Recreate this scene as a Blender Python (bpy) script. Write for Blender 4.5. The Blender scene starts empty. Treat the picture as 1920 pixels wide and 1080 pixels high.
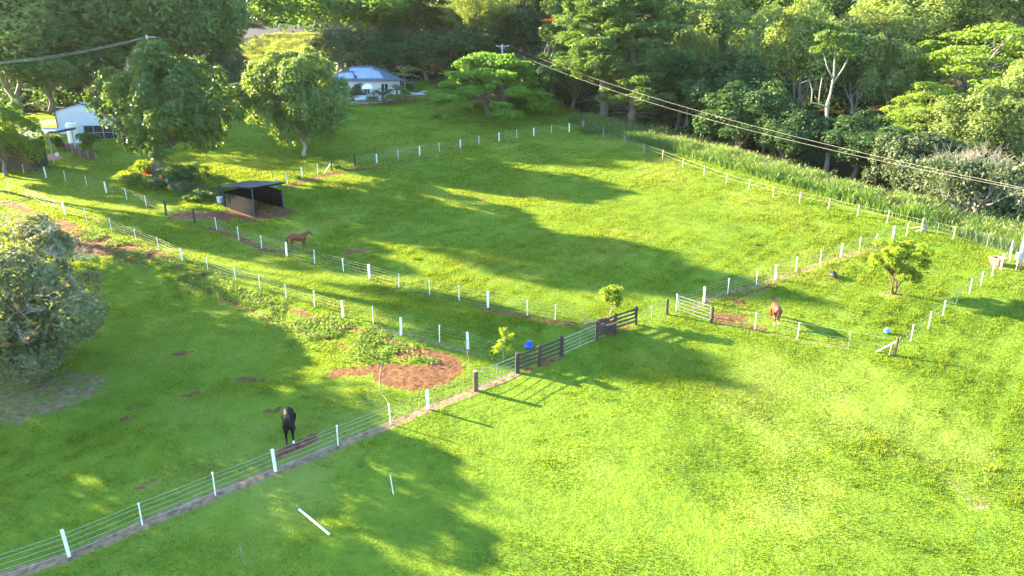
import bpy, bmesh, math, random
import numpy as np
from math import radians, sin, cos, tan, pi, atan2, hypot, sqrt
from mathutils import Vector, Matrix

# ------------------------------------------------------------------ camera, world, sun, exposure
SC = bpy.context.scene
COL = SC.collection
F = 1300.0                       # focal length in photo pixels (1920 wide)
PITCH = radians(18)
CZ = 22.165
cam = bpy.data.cameras.new('camera'); camo = bpy.data.objects.new('camera', cam)
COL.objects.link(camo); SC.camera = camo
cam.sensor_width = 36; cam.lens = 36 * F / 1920; cam.clip_end = 3000; cam.clip_start = 0.1
camo.location = (0, 0, CZ); camo.rotation_euler = (pi / 2 - PITCH, 0, 0)

SUN_AZ = radians(23)             # sun stands to the west-north-west: (-cos, +sin)
SUN_EL = radians(20)
sdir = Vector((-cos(SUN_AZ) * cos(SUN_EL), sin(SUN_AZ) * cos(SUN_EL), sin(SUN_EL)))
world = bpy.data.worlds.new('World'); SC.world = world; world.use_nodes = True
wn = world.node_tree; sky = wn.nodes.new('ShaderNodeTexSky'); sky.sky_type = 'NISHITA'
sky.sun_disc = False; sky.sun_elevation = SUN_EL
sky.sun_rotation = atan2(sdir.x, sdir.y)
sky.air_density = 1.0; sky.dust_density = 0.6; sky.ozone_density = 3.5
bgn = wn.nodes['Background']; bgn.inputs['Strength'].default_value = 0.11
wn.links.new(sky.outputs[0], bgn.inputs['Color'])
sun = bpy.data.lights.new('sun', 'SUN'); suno = bpy.data.objects.new('sun', sun); COL.objects.link(suno)
sun.energy = 5.0; sun.angle = radians(0.5); sun.color = (1.0, 0.83, 0.48)
suno.rotation_euler = sdir.to_track_quat('Z', 'Y').to_euler(); suno.location = (-60, 60, 80)
SC.view_settings.view_transform = 'Standard'; SC.view_settings.look = 'None'
SC.view_settings.exposure = 3.3; SC.view_settings.gamma = 1.0
SC.render.engine = 'CYCLES'
SC.cycles.max_bounces = 6; SC.cycles.diffuse_bounces = 3; SC.cycles.transmission_bounces = 4
SC.cycles.transparent_max_bounces = 8; SC.cycles.use_denoising = True
SC.cycles.caustics_reflective = False; SC.cycles.caustics_refractive = False

# ------------------------------------------------------------------ terrain
S = tan(radians(7))

def sm(a, b, x):
    t = np.clip((np.asarray(x, float) - a) / (b - a), 0, 1)
    return t * t * (3 - 2 * t)

def vnoise(x, y, scale, seed):
    rg = np.random.default_rng(seed); n = 64; lat = rg.random((n, n))
    x = np.asarray(x, float) / scale; y = np.asarray(y, float) / scale
    xi = np.floor(x).astype(int); yi = np.floor(y).astype(int)
    fx = x - xi; fy = y - yi; fx = fx * fx * (3 - 2 * fx); fy = fy * fy * (3 - 2 * fy)
    g = lambda a, b: lat[a % n, b % n]
    return (g(xi, yi) * (1 - fx) + g(xi + 1, yi) * fx) * (1 - fy) + (g(xi, yi + 1) * (1 - fx) + g(xi + 1, yi + 1) * fx) * fy

FC = np.array([10.5, 105.4]); FN = np.array([.846, .534])     # creek-side boundary: corner and outward normal
BK0 = np.array([-50.5, 67.0]); BK1 = np.array([-5.5, 41.5])   # top of the grassy bank
BKD = (BK1 - BK0) / np.linalg.norm(BK1 - BK0); BKN = np.array([BKD[1], -BKD[0]])  # towards the lower paddock

def creek_d(x, y):
    return (x - FC[0]) * FN[0] + (y - FC[1]) * FN[1]

def zt(x, y):
    x = np.asarray(x, float); y = np.asarray(y, float)
    z = S * y + .16 * 6 * np.log1p(np.exp(np.clip((y - 124) / 6, -30, 30))) + .12 * 8 * np.log1p(np.exp(np.clip((y - 165) / 8, -30, 30)))
    d = creek_d(x, y)
    z = z - 2.6 * sm(2, 15, d) * (1 - sm(112, 135, y)) + .36 * 4 * np.log1p(np.exp(np.clip((d - 22) / 4, -30, 30))) * (1 - .6 * sm(118, 150, y))
    s = (x - BK0[0]) * BKN[0] + (y - BK0[1]) * BKN[1]; u = (x - BK0[0]) * BKD[0] + (y - BK0[1]) * BKD[1]
    L = np.linalg.norm(BK1 - BK0)
    z = z - .75 * sm(.2, 2.4, s) * (1 - sm(6, 17, s)) * sm(-6, 4, u) * (1 - sm(L - 12, L + 3, u))
    z = z + .55 * np.exp(-((x + 41) ** 2 + (y - 79) ** 2) / 40.)
    f = 1 - sm(125, 150, y)
    z = z + f * (.30 * (vnoise(x, y, 17, 1) - .5) + .16 * (vnoise(x, y, 6, 2) - .5) + .07 * (vnoise(x, y, 1.9, 3) - .5))
    return z

def ray(px, py):
    a = (px - 960) / F; b = (py - 540) / F
    return np.array([a, cos(PITCH) - b * sin(PITCH), -sin(PITCH) - b * cos(PITCH)])

def G(px, py):
    """ground point seen at a photo pixel"""
    d = ray(px, py); t = np.arange(15, 330, .08)
    X = t * d[0]; Y = t * d[1]; Z = CZ + t * d[2]
    k = np.argmax(Z < zt(X, Y))
    if k == 0: k = len(t) - 1
    return Vector((X[k], Y[k], float(zt(X[k], Y[k]))))

def fwd(y, z): return y * cos(PITCH) - (z - CZ) * sin(PITCH)

def at(px, Y):
    """ground point at depth Y below a photo column"""
    x = 0.0
    for _ in range(6):
        z = float(zt(x, Y)); x = (px - 960) / F * fwd(Y, z)
    return Vector((x, Y, float(zt(x, Y))))

def height_for(p, py):
    """height of a thing standing at p whose top shows at photo row py"""
    b = (540 - py) / F      # u/f = b
    # u = y sinP + z cosP ; f = y cosP - z sinP (z rel. camera)
    z = (b * p.y * cos(PITCH) - p.y * sin(PITCH)) / (cos(PITCH) + b * sin(PITCH))
    return z + CZ - p.z

def pxm(p): return F / fwd(p.y, p.z)

# ------------------------------------------------------------------ helpers
def tag(o, label=None, cat=None, group=None, kind=None):
    if label: o['label'] = label
    if cat: o['category'] = cat
    if group: o['group'] = group
    if kind: o['kind'] = kind
    return o

def empty(name, loc, label=None, cat=None, group=None, rz=0.0):
    o = bpy.data.objects.new(name, None); COL.objects.link(o)
    o.location = loc; o.rotation_euler = (0, 0, rz); o.empty_display_size = .3
    return tag(o, label, cat, group)

def raw_mesh(name, V, counts, idx, mats, midx=None, smooth=False):
    me = bpy.data.meshes.new(name)
    V = np.asarray(V, np.float32); counts = np.asarray(counts, np.int32); idx = np.asarray(idx, np.int32)
    me.vertices.add(len(V)); me.vertices.foreach_set('co', V.ravel())
    me.loops.add(len(idx)); me.loops.foreach_set('vertex_index', idx)
    me.polygons.add(len(counts))
    st = np.concatenate([[0], np.cumsum(counts)[:-1]]).astype(np.int32)
    me.polygons.foreach_set('loop_start', st)
    me.polygons.foreach_set('loop_total', counts)
    if midx is not None: me.polygons.foreach_set('material_index', np.asarray(midx, np.int32))
    me.polygons.foreach_set('use_smooth', np.full(len(counts), smooth))
    for m in (mats if isinstance(mats, (list, tuple)) else [mats]): me.materials.append(m)
    me.update(calc_edges=True)
    return me

def link(name, me, parent=None, loc=None):
    o = bpy.data.objects.new(name, me); COL.objects.link(o)
    if parent is not None: o.parent = parent
    if loc is not None: o.location = loc
    return o

class MB:
    """collects boxes, tubes and polygons; build() links them as ONE mesh object"""
    def __init__(s): s.v = []; s.f = []; s.n = 0
    def add(s, V, faces):
        V = [tuple(p) for p in V]
        s.v += V; s.f += [tuple(i + s.n for i in f) for f in faces]; s.n += len(V); return s
    def box(s, c, size, M=None, bev=0.0):
        hx, hy, hz = size[0] / 2, size[1] / 2, size[2] / 2
        P = [Vector((a * hx, b * hy, d * hz)) for d in (-1, 1) for a, b in ((-1, -1), (1, -1), (1, 1), (-1, 1))]
        if M is not None: P = [M @ p for p in P]
        P = [p + Vector(c) for p in P]
        return s.add(P, [(3, 2, 1, 0), (4, 5, 6, 7), (0, 1, 5, 4), (1, 2, 6, 5), (2, 3, 7, 6), (3, 0, 4, 7)])
    def beam(s, a, b, w, h, up=(0, 0, 1)):
        a = Vector(a); b = Vector(b); d = b - a; L = d.length; d.normalize()
        u = Vector(up); r = d.cross(u)
        if r.length < 1e-4: r = d.cross(Vector((1, 0, 0)))
        r.normalize(); u = r.cross(d)
        M = Matrix((d, r, u)).transposed()
        return s.box((a + b) / 2, (L, w, h), M)
    def tube(s, pts, rad, n=8, cap=True, ell=None):
        pts = [Vector(p) for p in pts]; k = len(pts)
        if not hasattr(rad, '__len__'): rad = [rad] * k
        V = []; prev = None
        for i, p in enumerate(pts):
            d = (pts[min(i + 1, k - 1)] - pts[max(i - 1, 0)])
            if d.length < 1e-6: d = Vector((0, 0, 1))
            d.normalize()
            if prev is None:
                r = d.cross(Vector((0, 1, 0)) if abs(d.y) < .9 else Vector((1, 0, 0)))
            else:
                r = prev - d * prev.dot(d)
            r.normalize(); prev = r; q = d.cross(r)
            e = 1.0 if ell is None else ell[i]
            for j in range(n):
                a = 2 * pi * j / n
                V.append(p + r * (cos(a) * rad[i]) + q * (sin(a) * rad[i] * e))
        f = [(i * n + j, i * n + (j + 1) % n, (i + 1) * n + (j + 1) % n, (i + 1) * n + j) for i in range(k - 1) for j in range(n)]
        if cap: f += [tuple(range(n))[::-1], tuple(range((k - 1) * n, k * n))]
        return s.add(V, f)
    def lathe(s, prof, n=20, c=(0, 0, 0)):
        c = Vector(c); V = []
        for r, z in prof:
            for j in range(n):
                a = 2 * pi * j / n; V.append(c + Vector((r * cos(a), r * sin(a), z)))
        k = len(prof)
        f = [(i * n + j, i * n + (j + 1) % n, (i + 1) * n + (j + 1) % n, (i + 1) * n + j) for i in range(k - 1) for j in range(n)]
        f += [tuple(range(n))[::-1], tuple(range((k - 1) * n, k * n))]
        return s.add(V, f)
    def mesh(s, name, mat, smooth=False):
        c = [len(f) for f in s.f]; idx = [i for f in s.f for i in f]
        me = raw_mesh(name, s.v, c, idx, mat, smooth=smooth)
        return me
    def build(s, name, mat, parent=None, loc=None, smooth=False, label=None):
        o = link(name, s.mesh(name, mat, smooth), parent, loc)
        if label: o['label'] = label
        return o

def rz(a): return Matrix.Rotation(a, 3, 'Z')

def bevel(o, w=.01, seg=2):
    m = o.modifiers.new('bevel', 'BEVEL'); m.width = w; m.segments = seg; m.limit_method = 'ANGLE'
    return o

# ------------------------------------------------------------------ materials
def new_mat(name):
    m = bpy.data.materials.new(name); m.use_nodes = True
    nt = m.node_tree; b = nt.nodes['Principled BSDF']
    return m, nt, b

def mat(name, col, rough=.6, metal=0.0, var=.12, scale=6.0, bump=0.0, spec=.4, stretch=None):
    m, nt, b = new_mat(name)
    tc = nt.nodes.new('ShaderNodeTexCoord'); no = nt.nodes.new('ShaderNodeTexNoise')
    no.inputs['Scale'].default_value = scale; no.inputs['Detail'].default_value = 5
    if stretch:
        mp = nt.nodes.new('ShaderNodeMapping'); mp.inputs['Scale'].default_value = stretch
        nt.links.new(tc.outputs['Object'], mp.inputs[0]); nt.links.new(mp.outputs[0], no.inputs['Vector'])
    else:
        nt.links.new(tc.outputs['Object'], no.inputs['Vector'])
    rp = nt.nodes.new('ShaderNodeValToRGB')
    a = [max(0, c * (1 - var)) for c in col]; z = [min(1, c * (1 + var)) for c in col]
    rp.color_ramp.elements[0].color = (*a, 1); rp.color_ramp.elements[1].color = (*z, 1)
    rp.color_ramp.elements[0].position = .3; rp.color_ramp.elements[1].position = .7
    nt.links.new(no.outputs['Fac'], rp.inputs[0]); nt.links.new(rp.outputs[0], b.inputs['Base Color'])
    b.inputs['Roughness'].default_value = rough; b.inputs['Metallic'].default_value = metal
    b.inputs['Specular IOR Level'].default_value = spec
    if bump:
        bp = nt.nodes.new('ShaderNodeBump'); bp.inputs['Strength'].default_value = bump; bp.inputs['Distance'].default_value = .03
        nt.links.new(no.outputs['Fac'], bp.inputs['Height']); nt.links.new(bp.outputs[0], b.inputs['Normal'])
    return m

def leaf_mat(name, c0, c1, trans=.45, rough=.5, tcol=None, spec=.35):
    """leaves: two-sided, some light passes through; tint differs leaf by leaf and tree by tree"""
    m, nt, b = new_mat(name)
    ge = nt.nodes.new('ShaderNodeNewGeometry'); oi = nt.nodes.new('ShaderNodeObjectInfo')
    tc = nt.nodes.new('ShaderNodeTexCoord'); no = nt.nodes.new('ShaderNodeTexNoise'); no.inputs['Scale'].default_value = .55
    nt.links.new(tc.outputs['Object'], no.inputs['Vector'])
    ad = nt.nodes.new('ShaderNodeMath'); ad.operation = 'MULTIPLY_ADD'; ad.inputs[1].default_value = .55
    nt.links.new(ge.outputs['Random Per Island'], ad.inputs[0])
    a2 = nt.nodes.new('ShaderNodeMath'); a2.operation = 'MULTIPLY_ADD'; a2.inputs[1].default_value = .9; a2.inputs[2].default_value = -.22
    nt.links.new(no.outputs['Fac'], a2.inputs[0]); nt.links.new(a2.outputs[0], ad.inputs[2])
    mx = nt.nodes.new('ShaderNodeMix'); mx.data_type = 'RGBA'; mx.clamp_factor = True
    mx.inputs[6].default_value = (*c0, 1); mx.inputs[7].default_value = (*c1, 1)
    nt.links.new(ad.outputs[0], mx.inputs[0])
    hs = nt.nodes.new('ShaderNodeHueSaturation')
    mr = nt.nodes.new('ShaderNodeMapRange'); mr.inputs[3].default_value = .494; mr.inputs[4].default_value = .507
    mv = nt.nodes.new('ShaderNodeMapRange'); mv.inputs[3].default_value = .9; mv.inputs[4].default_value = 1.12
    nt.links.new(oi.outputs['Random'], mr.inputs[0]); nt.links.new(mr.outputs[0], hs.inputs['Hue'])
    nt.links.new(oi.outputs['Random'], mv.inputs[0]); nt.links.new(mv.outputs[0], hs.inputs['Value'])
    nt.links.new(mx.outputs[2], hs.inputs['Color'])
    nt.links.new(hs.outputs[0], b.inputs['Base Color'])
    b.inputs['Roughness'].default_value = rough; b.inputs['Specular IOR Level'].default_value = spec
    tr = nt.nodes.new('ShaderNodeBsdfTranslucent')
    tm = nt.nodes.new('ShaderNodeMix'); tm.data_type = 'RGBA'; tm.blend_type = 'MULTIPLY'; tm.inputs[0].default_value = 1
    tm.inputs[7].default_value = (*(tcol or (1.5, 1.35, .5)), 1)
    nt.links.new(hs.outputs[0], tm.inputs[6]); nt.links.new(tm.outputs[2], tr.inputs['Color'])
    ms = nt.nodes.new('ShaderNodeMixShader'); ms.inputs[0].default_value = trans
    nt.links.new(b.outputs[0], ms.inputs[1]); nt.links.new(tr.outputs[0], ms.inputs[2])
    nt.links.new(ms.outputs[0], nt.nodes['Material Output'].inputs['Surface'])
    return m

def grass_colour(nt):
    """turf colour by place: lush, yellowish and dry patches (world position)"""
    ge = nt.nodes.new('ShaderNodeNewGeometry')
    def noise(scale, detail=4, rough=.6):
        n = nt.nodes.new('ShaderNodeTexNoise'); n.inputs['Scale'].default_value = scale; n.inputs['Detail'].default_value = detail
        n.inputs['Roughness'].default_value = rough; nt.links.new(ge.outputs['Position'], n.inputs['Vector']); return n
    n1 = noise(.09, 5, .65); n2 = noise(.9, 5, .7); n3 = noise(.035, 3)
    r1 = nt.nodes.new('ShaderNodeValToRGB'); e = r1.color_ramp.elements
    e[0].position = .30; e[0].color = GC[0]; e[1].position = .72; e[1].color = GC[2]
    k = r1.color_ramp.elements.new(.5); k.color = GC[1]
    mx = nt.nodes.new('ShaderNodeMath'); mx.operation = 'MULTIPLY_ADD'; mx.inputs[1].default_value = .55
    nt.links.new(n2.outputs['Fac'], mx.inputs[0])
    m2 = nt.nodes.new('ShaderNodeMath'); m2.operation = 'MULTIPLY'; m2.inputs[1].default_value = .45
    nt.links.new(n1.outputs['Fac'], m2.inputs[0]); nt.links.new(m2.outputs[0], mx.inputs[2])
    nt.links.new(mx.outputs[0], r1.inputs[0])
    dm = nt.nodes.new('ShaderNodeMix'); dm.data_type = 'RGBA'; dm.inputs[7].default_value = GC[3]
    mr = nt.nodes.new('ShaderNodeMapRange'); mr.inputs[1].default_value = .52; mr.inputs[2].default_value = .72; mr.inputs[4].default_value = .55
    nt.links.new(n1.outputs['Fac'], mr.inputs[0]); nt.links.new(mr.outputs[0], dm.inputs[0]); nt.links.new(r1.outputs[0], dm.inputs[6])
    return dm.outputs[2], n2, ge

GC = [(.074, .142, .016, 1), (.130, .208, .018, 1), (.178, .255, .026, 1), (.205, .246, .062, 1)]

def ground_mat():
    m, nt, b = new_mat('turf_and_soil')
    col, n2, ge = grass_colour(nt)
    at_ = nt.nodes.new('ShaderNodeAttribute'); at_.attribute_name = 'dirt'
    tn = nt.nodes.new('ShaderNodeAttribute'); tn.attribute_name = 'tan'
    nz = nt.nodes.new('ShaderNodeTexNoise'); nz.inputs['Scale'].default_value = 1.7; nz.inputs['Detail'].default_value = 6; nz.inputs['Roughness'].default_value = .7
    nt.links.new(ge.outputs['Position'], nz.inputs['Vector'])
    def edge(a):
        s = nt.nodes.new('ShaderNodeMath'); s.operation = 'MULTIPLY_ADD'; s.inputs[1].default_value = 1.0
        q = nt.nodes.new('ShaderNodeMath'); q.operation = 'MULTIPLY_ADD'; q.inputs[1].default_value = 2.0; q.inputs[2].default_value = -1.0
        nt.links.new(nz.outputs['Fac'], q.inputs[0]); nt.links.new(a.outputs['Fac'], s.inputs[0]); nt.links.new(q.outputs[0], s.inputs[2])
        r = nt.nodes.new('ShaderNodeMapRange'); r.inputs[1].default_value = .38; r.inputs[2].default_value = .62
        nt.links.new(s.outputs[0], r.inputs[0]); return r.outputs[0]
    soil = nt.nodes.new('ShaderNodeValToRGB'); e = soil.color_ramp.elements
    e[0].position = .3; e[0].color = (.085, .036, .017, 1); e[1].position = .7; e[1].color = (.245, .120, .062, 1)
    n5 = nt.nodes.new('ShaderNodeTexNoise'); n5.inputs['Scale'].default_value = 3.1; n5.inputs['Detail'].default_value = 8
    nt.links.new(ge.outputs['Position'], n5.inputs['Vector']); nt.links.new(n5.outputs['Fac'], soil.inputs[0])
    straw = nt.nodes.new('ShaderNodeValToRGB'); e = straw.color_ramp.elements
    e[0].position = .3; e[0].color = (.12, .085, .045, 1); e[1].position = .7; e[1].color = (.30, .225, .135, 1)
    nt.links.new(n5.outputs['Fac'], straw.inputs[0])
    m1 = nt.nodes.new('ShaderNodeMix'); m1.data_type = 'RGBA'; nt.links.new(edge(tn), m1.inputs[0])
    nt.links.new(col, m1.inputs[6]); nt.links.new(straw.outputs[0], m1.inputs[7])
    m2 = nt.nodes.new('ShaderNodeMix'); m2.data_type = 'RGBA'; nt.links.new(edge(at_), m2.inputs[0])
    nt.links.new(m1.outputs[2], m2.inputs[6]); nt.links.new(soil.outputs[0], m2.inputs[7])
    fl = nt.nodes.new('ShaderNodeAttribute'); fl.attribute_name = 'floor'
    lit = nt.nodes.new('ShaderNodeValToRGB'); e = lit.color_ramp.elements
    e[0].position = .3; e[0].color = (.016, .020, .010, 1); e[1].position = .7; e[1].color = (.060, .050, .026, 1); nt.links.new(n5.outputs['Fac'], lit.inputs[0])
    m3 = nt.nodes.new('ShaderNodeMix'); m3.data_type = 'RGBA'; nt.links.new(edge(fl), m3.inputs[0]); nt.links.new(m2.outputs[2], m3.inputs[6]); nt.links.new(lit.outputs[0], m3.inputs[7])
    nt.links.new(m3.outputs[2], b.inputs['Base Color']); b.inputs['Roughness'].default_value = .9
    b.inputs['Specular IOR Level'].default_value = .1
    bp = nt.nodes.new('ShaderNodeBump'); bp.inputs['Strength'].default_value = .8; bp.inputs['Distance'].default_value = .2
    n6 = nt.nodes.new('ShaderNodeTexNoise'); n6.inputs['Scale'].default_value = 3.2; n6.inputs['Detail'].default_value = 6; n6.inputs['Roughness'].default_value = .7
    nt.links.new(ge.outputs['Position'], n6.inputs['Vector']); nt.links.new(n6.outputs['Fac'], bp.inputs['Height'])
    b2 = nt.nodes.new('ShaderNodeBump'); b2.inputs['Distance'].default_value = .16
    n7 = nt.nodes.new('ShaderNodeTexNoise'); n7.inputs['Scale'].default_value = 5.5; n7.inputs['Detail'].default_value = 7; n7.inputs['Roughness'].default_value = .75
    nt.links.new(ge.outputs['Position'], n7.inputs['Vector']); nt.links.new(n7.outputs['Fac'], b2.inputs['Height']); nt.links.new(edge(at_), b2.inputs['Strength'])
    nt.links.new(bp.outputs[0], b2.inputs['Normal']); nt.links.new(b2.outputs[0], b.inputs['Normal'])
    return m

def grass_mat(name='grass_blades', trans=.5, tcol=(1.75, 1.35, .55)):
    m, nt, b = new_mat(name)
    col, _, ge = grass_colour(nt)
    hs = nt.nodes.new('ShaderNodeHueSaturation')
    mv = nt.nodes.new('ShaderNodeMapRange'); mv.inputs[3].default_value = .7; mv.inputs[4].default_value = 1.28
    nt.links.new(ge.outputs['Random Per Island'], mv.inputs[0]); nt.links.new(mv.outputs[0], hs.inputs['Value']); nt.links.new(col, hs.inputs['Color'])
    nt.links.new(hs.outputs[0], b.inputs['Base Color']); b.inputs['Roughness'].default_value = .55; b.inputs['Specular IOR Level'].default_value = .2
    tr = nt.nodes.new('ShaderNodeBsdfTranslucent')
    tm = nt.nodes.new('ShaderNodeMix'); tm.data_type = 'RGBA'; tm.blend_type = 'MULTIPLY'; tm.inputs[0].default_value = 1; tm.inputs[7].default_value = (*tcol, 1)
    nt.links.new(hs.outputs[0], tm.inputs[6]); nt.links.new(tm.outputs[2], tr.inputs['Color'])
    ms = nt.nodes.new('ShaderNodeMixShader'); ms.inputs[0].default_value = trans
    nt.links.new(b.outputs[0], ms.inputs[1]); nt.links.new(tr.outputs[0], ms.inputs[2])
    nt.links.new(ms.outputs[0], nt.nodes['Material Output'].inputs['Surface'])
    return m

M = dict(
    ground=ground_mat(), grass=grass_mat(),
    asphalt=mat('asphalt', (.06, .062, .068), .85, var=.3, scale=2, bump=.2),
    concrete=mat('concrete', (.36, .34, .31), .85, var=.15, scale=3),
    white=mat('white_paint', (.68, .68, .65), .6, var=.16, scale=5),
    plastic=mat('white_plastic', (.80, .80, .78), .4, var=.03),
    wire=mat('fence_wire', (.42, .42, .39), .5, var=.05),
    dark=mat('dark_timber', (.045, .034, .028), .75, var=.35, scale=5, bump=.4, stretch=(6, 6, .6)),
    brown=mat('brown_timber', (.105, .066, .042), .8, var=.35, scale=5, bump=.4, stretch=(6, 6, .6)),
    oldwood=mat('weathered_timber', (.22, .195, .16), .85, var=.3, scale=5, bump=.4, stretch=(6, 6, .6)),
    galv=mat('galvanised_steel', (.36, .38, .39), .4, metal=.6, var=.12, scale=8),
    black=mat('black_sheet_steel', (.0035, .0055, .010), .7, var=.2, scale=3, spec=.08),
    roofblk=mat('dark_roof_steel', (.050, .058, .075), .38, var=.25, scale=2.5),
    terracotta=mat('terracotta', (.36, .155, .075), .8, var=.25, scale=8),
    clayrim=mat('pale_clay', (.42, .26, .17), .8, var=.15, scale=8),
    soil=mat('dark_soil', (.07, .035, .022), .95, var=.4, scale=12, bump=.5),
    blue=mat('blue_plastic', (.018, .10, .48), .45, var=.25, scale=4),
    ballblue=mat('blue_ball_plastic', (.03, .22, .62), .35, var=.1),
    rubber=mat('black_rubber', (.02, .02, .022), .6, var=.2),
    shedwall=mat('white_shed_steel', (.52, .55, .56), .5, var=.05, scale=2),
    shedroof=mat('grey_shed_roof', (.33, .37, .42), .4, var=.1, scale=2),
    houseroof=mat('blue_grey_roof_tiles', (.085, .125, .18), .5, var=.2, scale=3),
    housewall=mat('cream_render', (.62, .60, .54), .7, var=.06, scale=3),
    solar=mat('solar_glass', (.34, .43, .52), .22, var=.15, scale=1.2, spec=.8),  # sky reflection painted in: base colour made pale for it
    glass=mat('dark_window_glass', (.03, .04, .05), .08, var=.1, spec=.8),
    cream=mat('cream_tank_plastic', (.72, .70, .55), .5, var=.04),
    greenroof=mat('green_tank_plastic', (.16, .34, .28), .5, var=.06),
    brick=mat('dark_red_boards', (.17, .075, .055), .85, var=.3, scale=7),
    paving=mat('red_paving', (.34, .20, .14), .85, var=.2, scale=5),
    pole=mat('grey_power_pole', (.42, .40, .36), .85, var=.25, scale=3, bump=.3, stretch=(6, 6, .4)),
    cable=mat('power_cable', (.27, .25, .22), .5, var=.05),
    metalbox=mat('grey_meter_box', (.40, .42, .43), .45, var=.05),
    yellow=mat('yellow_plastic', (.75, .50, .02), .4, var=.05),
    spa=mat('pale_blue_panel', (.50, .62, .68), .5, var=.08),
    canvas=mat('white_canvas', (.80, .80, .78), .7, var=.04),
    sign=mat('white_sign_face', (.72, .72, .70), .4, var=.05),
    bark=mat('grey_bark', (.16, .13, .10), .9, var=.45, scale=4, bump=.5, stretch=(3, 3, .6)),
    palebark=mat('pale_bark', (.30, .27, .225), .85, var=.3, scale=3, bump=.4, stretch=(3, 3, .5)),
    deadwood=mat('bleached_wood', (.27, .245, .21), .85, var=.25, scale=5),
    twig=mat('grey_twigs', (.20, .18, .15), .85, var=.25, scale=5),
    horse_brown=mat('chestnut_coat', (.130, .036, .011), .5, var=.25, scale=2.5, spec=.4),
    horse_black=mat('black_coat', (.007, .006, .006), (.6), var=.3, scale=2.5, spec=.16),
    hair_brown=mat('chestnut_mane', (.07, .024, .010), .6, var=.3, scale=12),
    hair_black=mat('black_mane', (.010, .009, .009), .5, var=.3, scale=12),
    sock=mat('white_hair', (.70, .66, .60), .6, var=.08),
    hoof=mat('dark_hoof', (.05, .04, .035), .6, var=.2),
    red=leaf_mat('red_flowers', (.55, .06, .02), (.70, .12, .03), .3, tcol=(1.1, .9, .6)),
    straw=leaf_mat('seed_heads', (.32, .28, .16), (.46, .42, .24), .4, .8, (1.1, 1.0, .7), .05),
)
# foliage tints
L = dict(
    mid=leaf_mat('leaf_mid_green', (.048, .105, .026), (.105, .185, .042), .42),
    pale=leaf_mat('leaf_pale_olive', (.115, .175, .045), (.220, .285, .085), .45),
    dark=leaf_mat('leaf_dark_green', (.030, .080, .028), (.068, .140, .044), .4),
    bright=leaf_mat('leaf_bright_green', (.062, .135, .024), (.130, .215, .042), .48),
    lime=leaf_mat('leaf_lime', (.110, .190, .020), (.200, .280, .040), .5),
    bamboo=leaf_mat('leaf_bamboo', (.125, .180, .050), (.215, .280, .095), .5),
    pine=leaf_mat('needle_green', (.075, .155, .045), (.150, .250, .080), .4),
    grey=leaf_mat('leaf_grey_green', (.055, .090, .045), (.110, .150, .075), .38),
    glossy=leaf_mat('leaf_glossy_green', (.045, .105, .020), (.125, .215, .040), .45, .38, None, .5),
    palm=leaf_mat('leaf_palm', (.120, .185, .075), (.230, .290, .140), .35),
    weed=leaf_mat('leaf_weed', (.100, .185, .040), (.185, .270, .070), .5),
    tall=leaf_mat('tall_grass_blade', (.070, .155, .034), (.150, .240, .062), .5, .6),
    meadow=leaf_mat('meadow_blade', (.165, .250, .060), (.300, .380, .115), .5, .6),
    olive=leaf_mat('leaf_olive', (.085, .150, .036), (.190, .268, .075), .45),
    silver=leaf_mat('leaf_silver', (.100, .135, .065), (.205, .240, .120), .42),
    fresh=leaf_mat('leaf_fresh_green', (.075, .190, .020), (.150, .290, .035), .5),
    feather=leaf_mat('leaf_feathery', (.170, .265, .026), (.265, .345, .048), .6),
)

# ------------------------------------------------------------------ soil map (world positions found once from the photo)
def seg_dist(x, y, P):
    P = [np.array((p[0], p[1])) for p in P]; best = np.full(np.shape(x), 1e9)
    for a, b in zip(P[:-1], P[1:]):
        d = b - a; L2 = max(1e-6, d @ d)
        t = np.clip(((x - a[0]) * d[0] + (y - a[1]) * d[1]) / L2, 0, 1)
        best = np.minimum(best, np.hypot(x - a[0] - t * d[0], y - a[1] - t * d[1]))
    return best

def gl(pts): return [G(*p) for p in pts]

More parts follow.
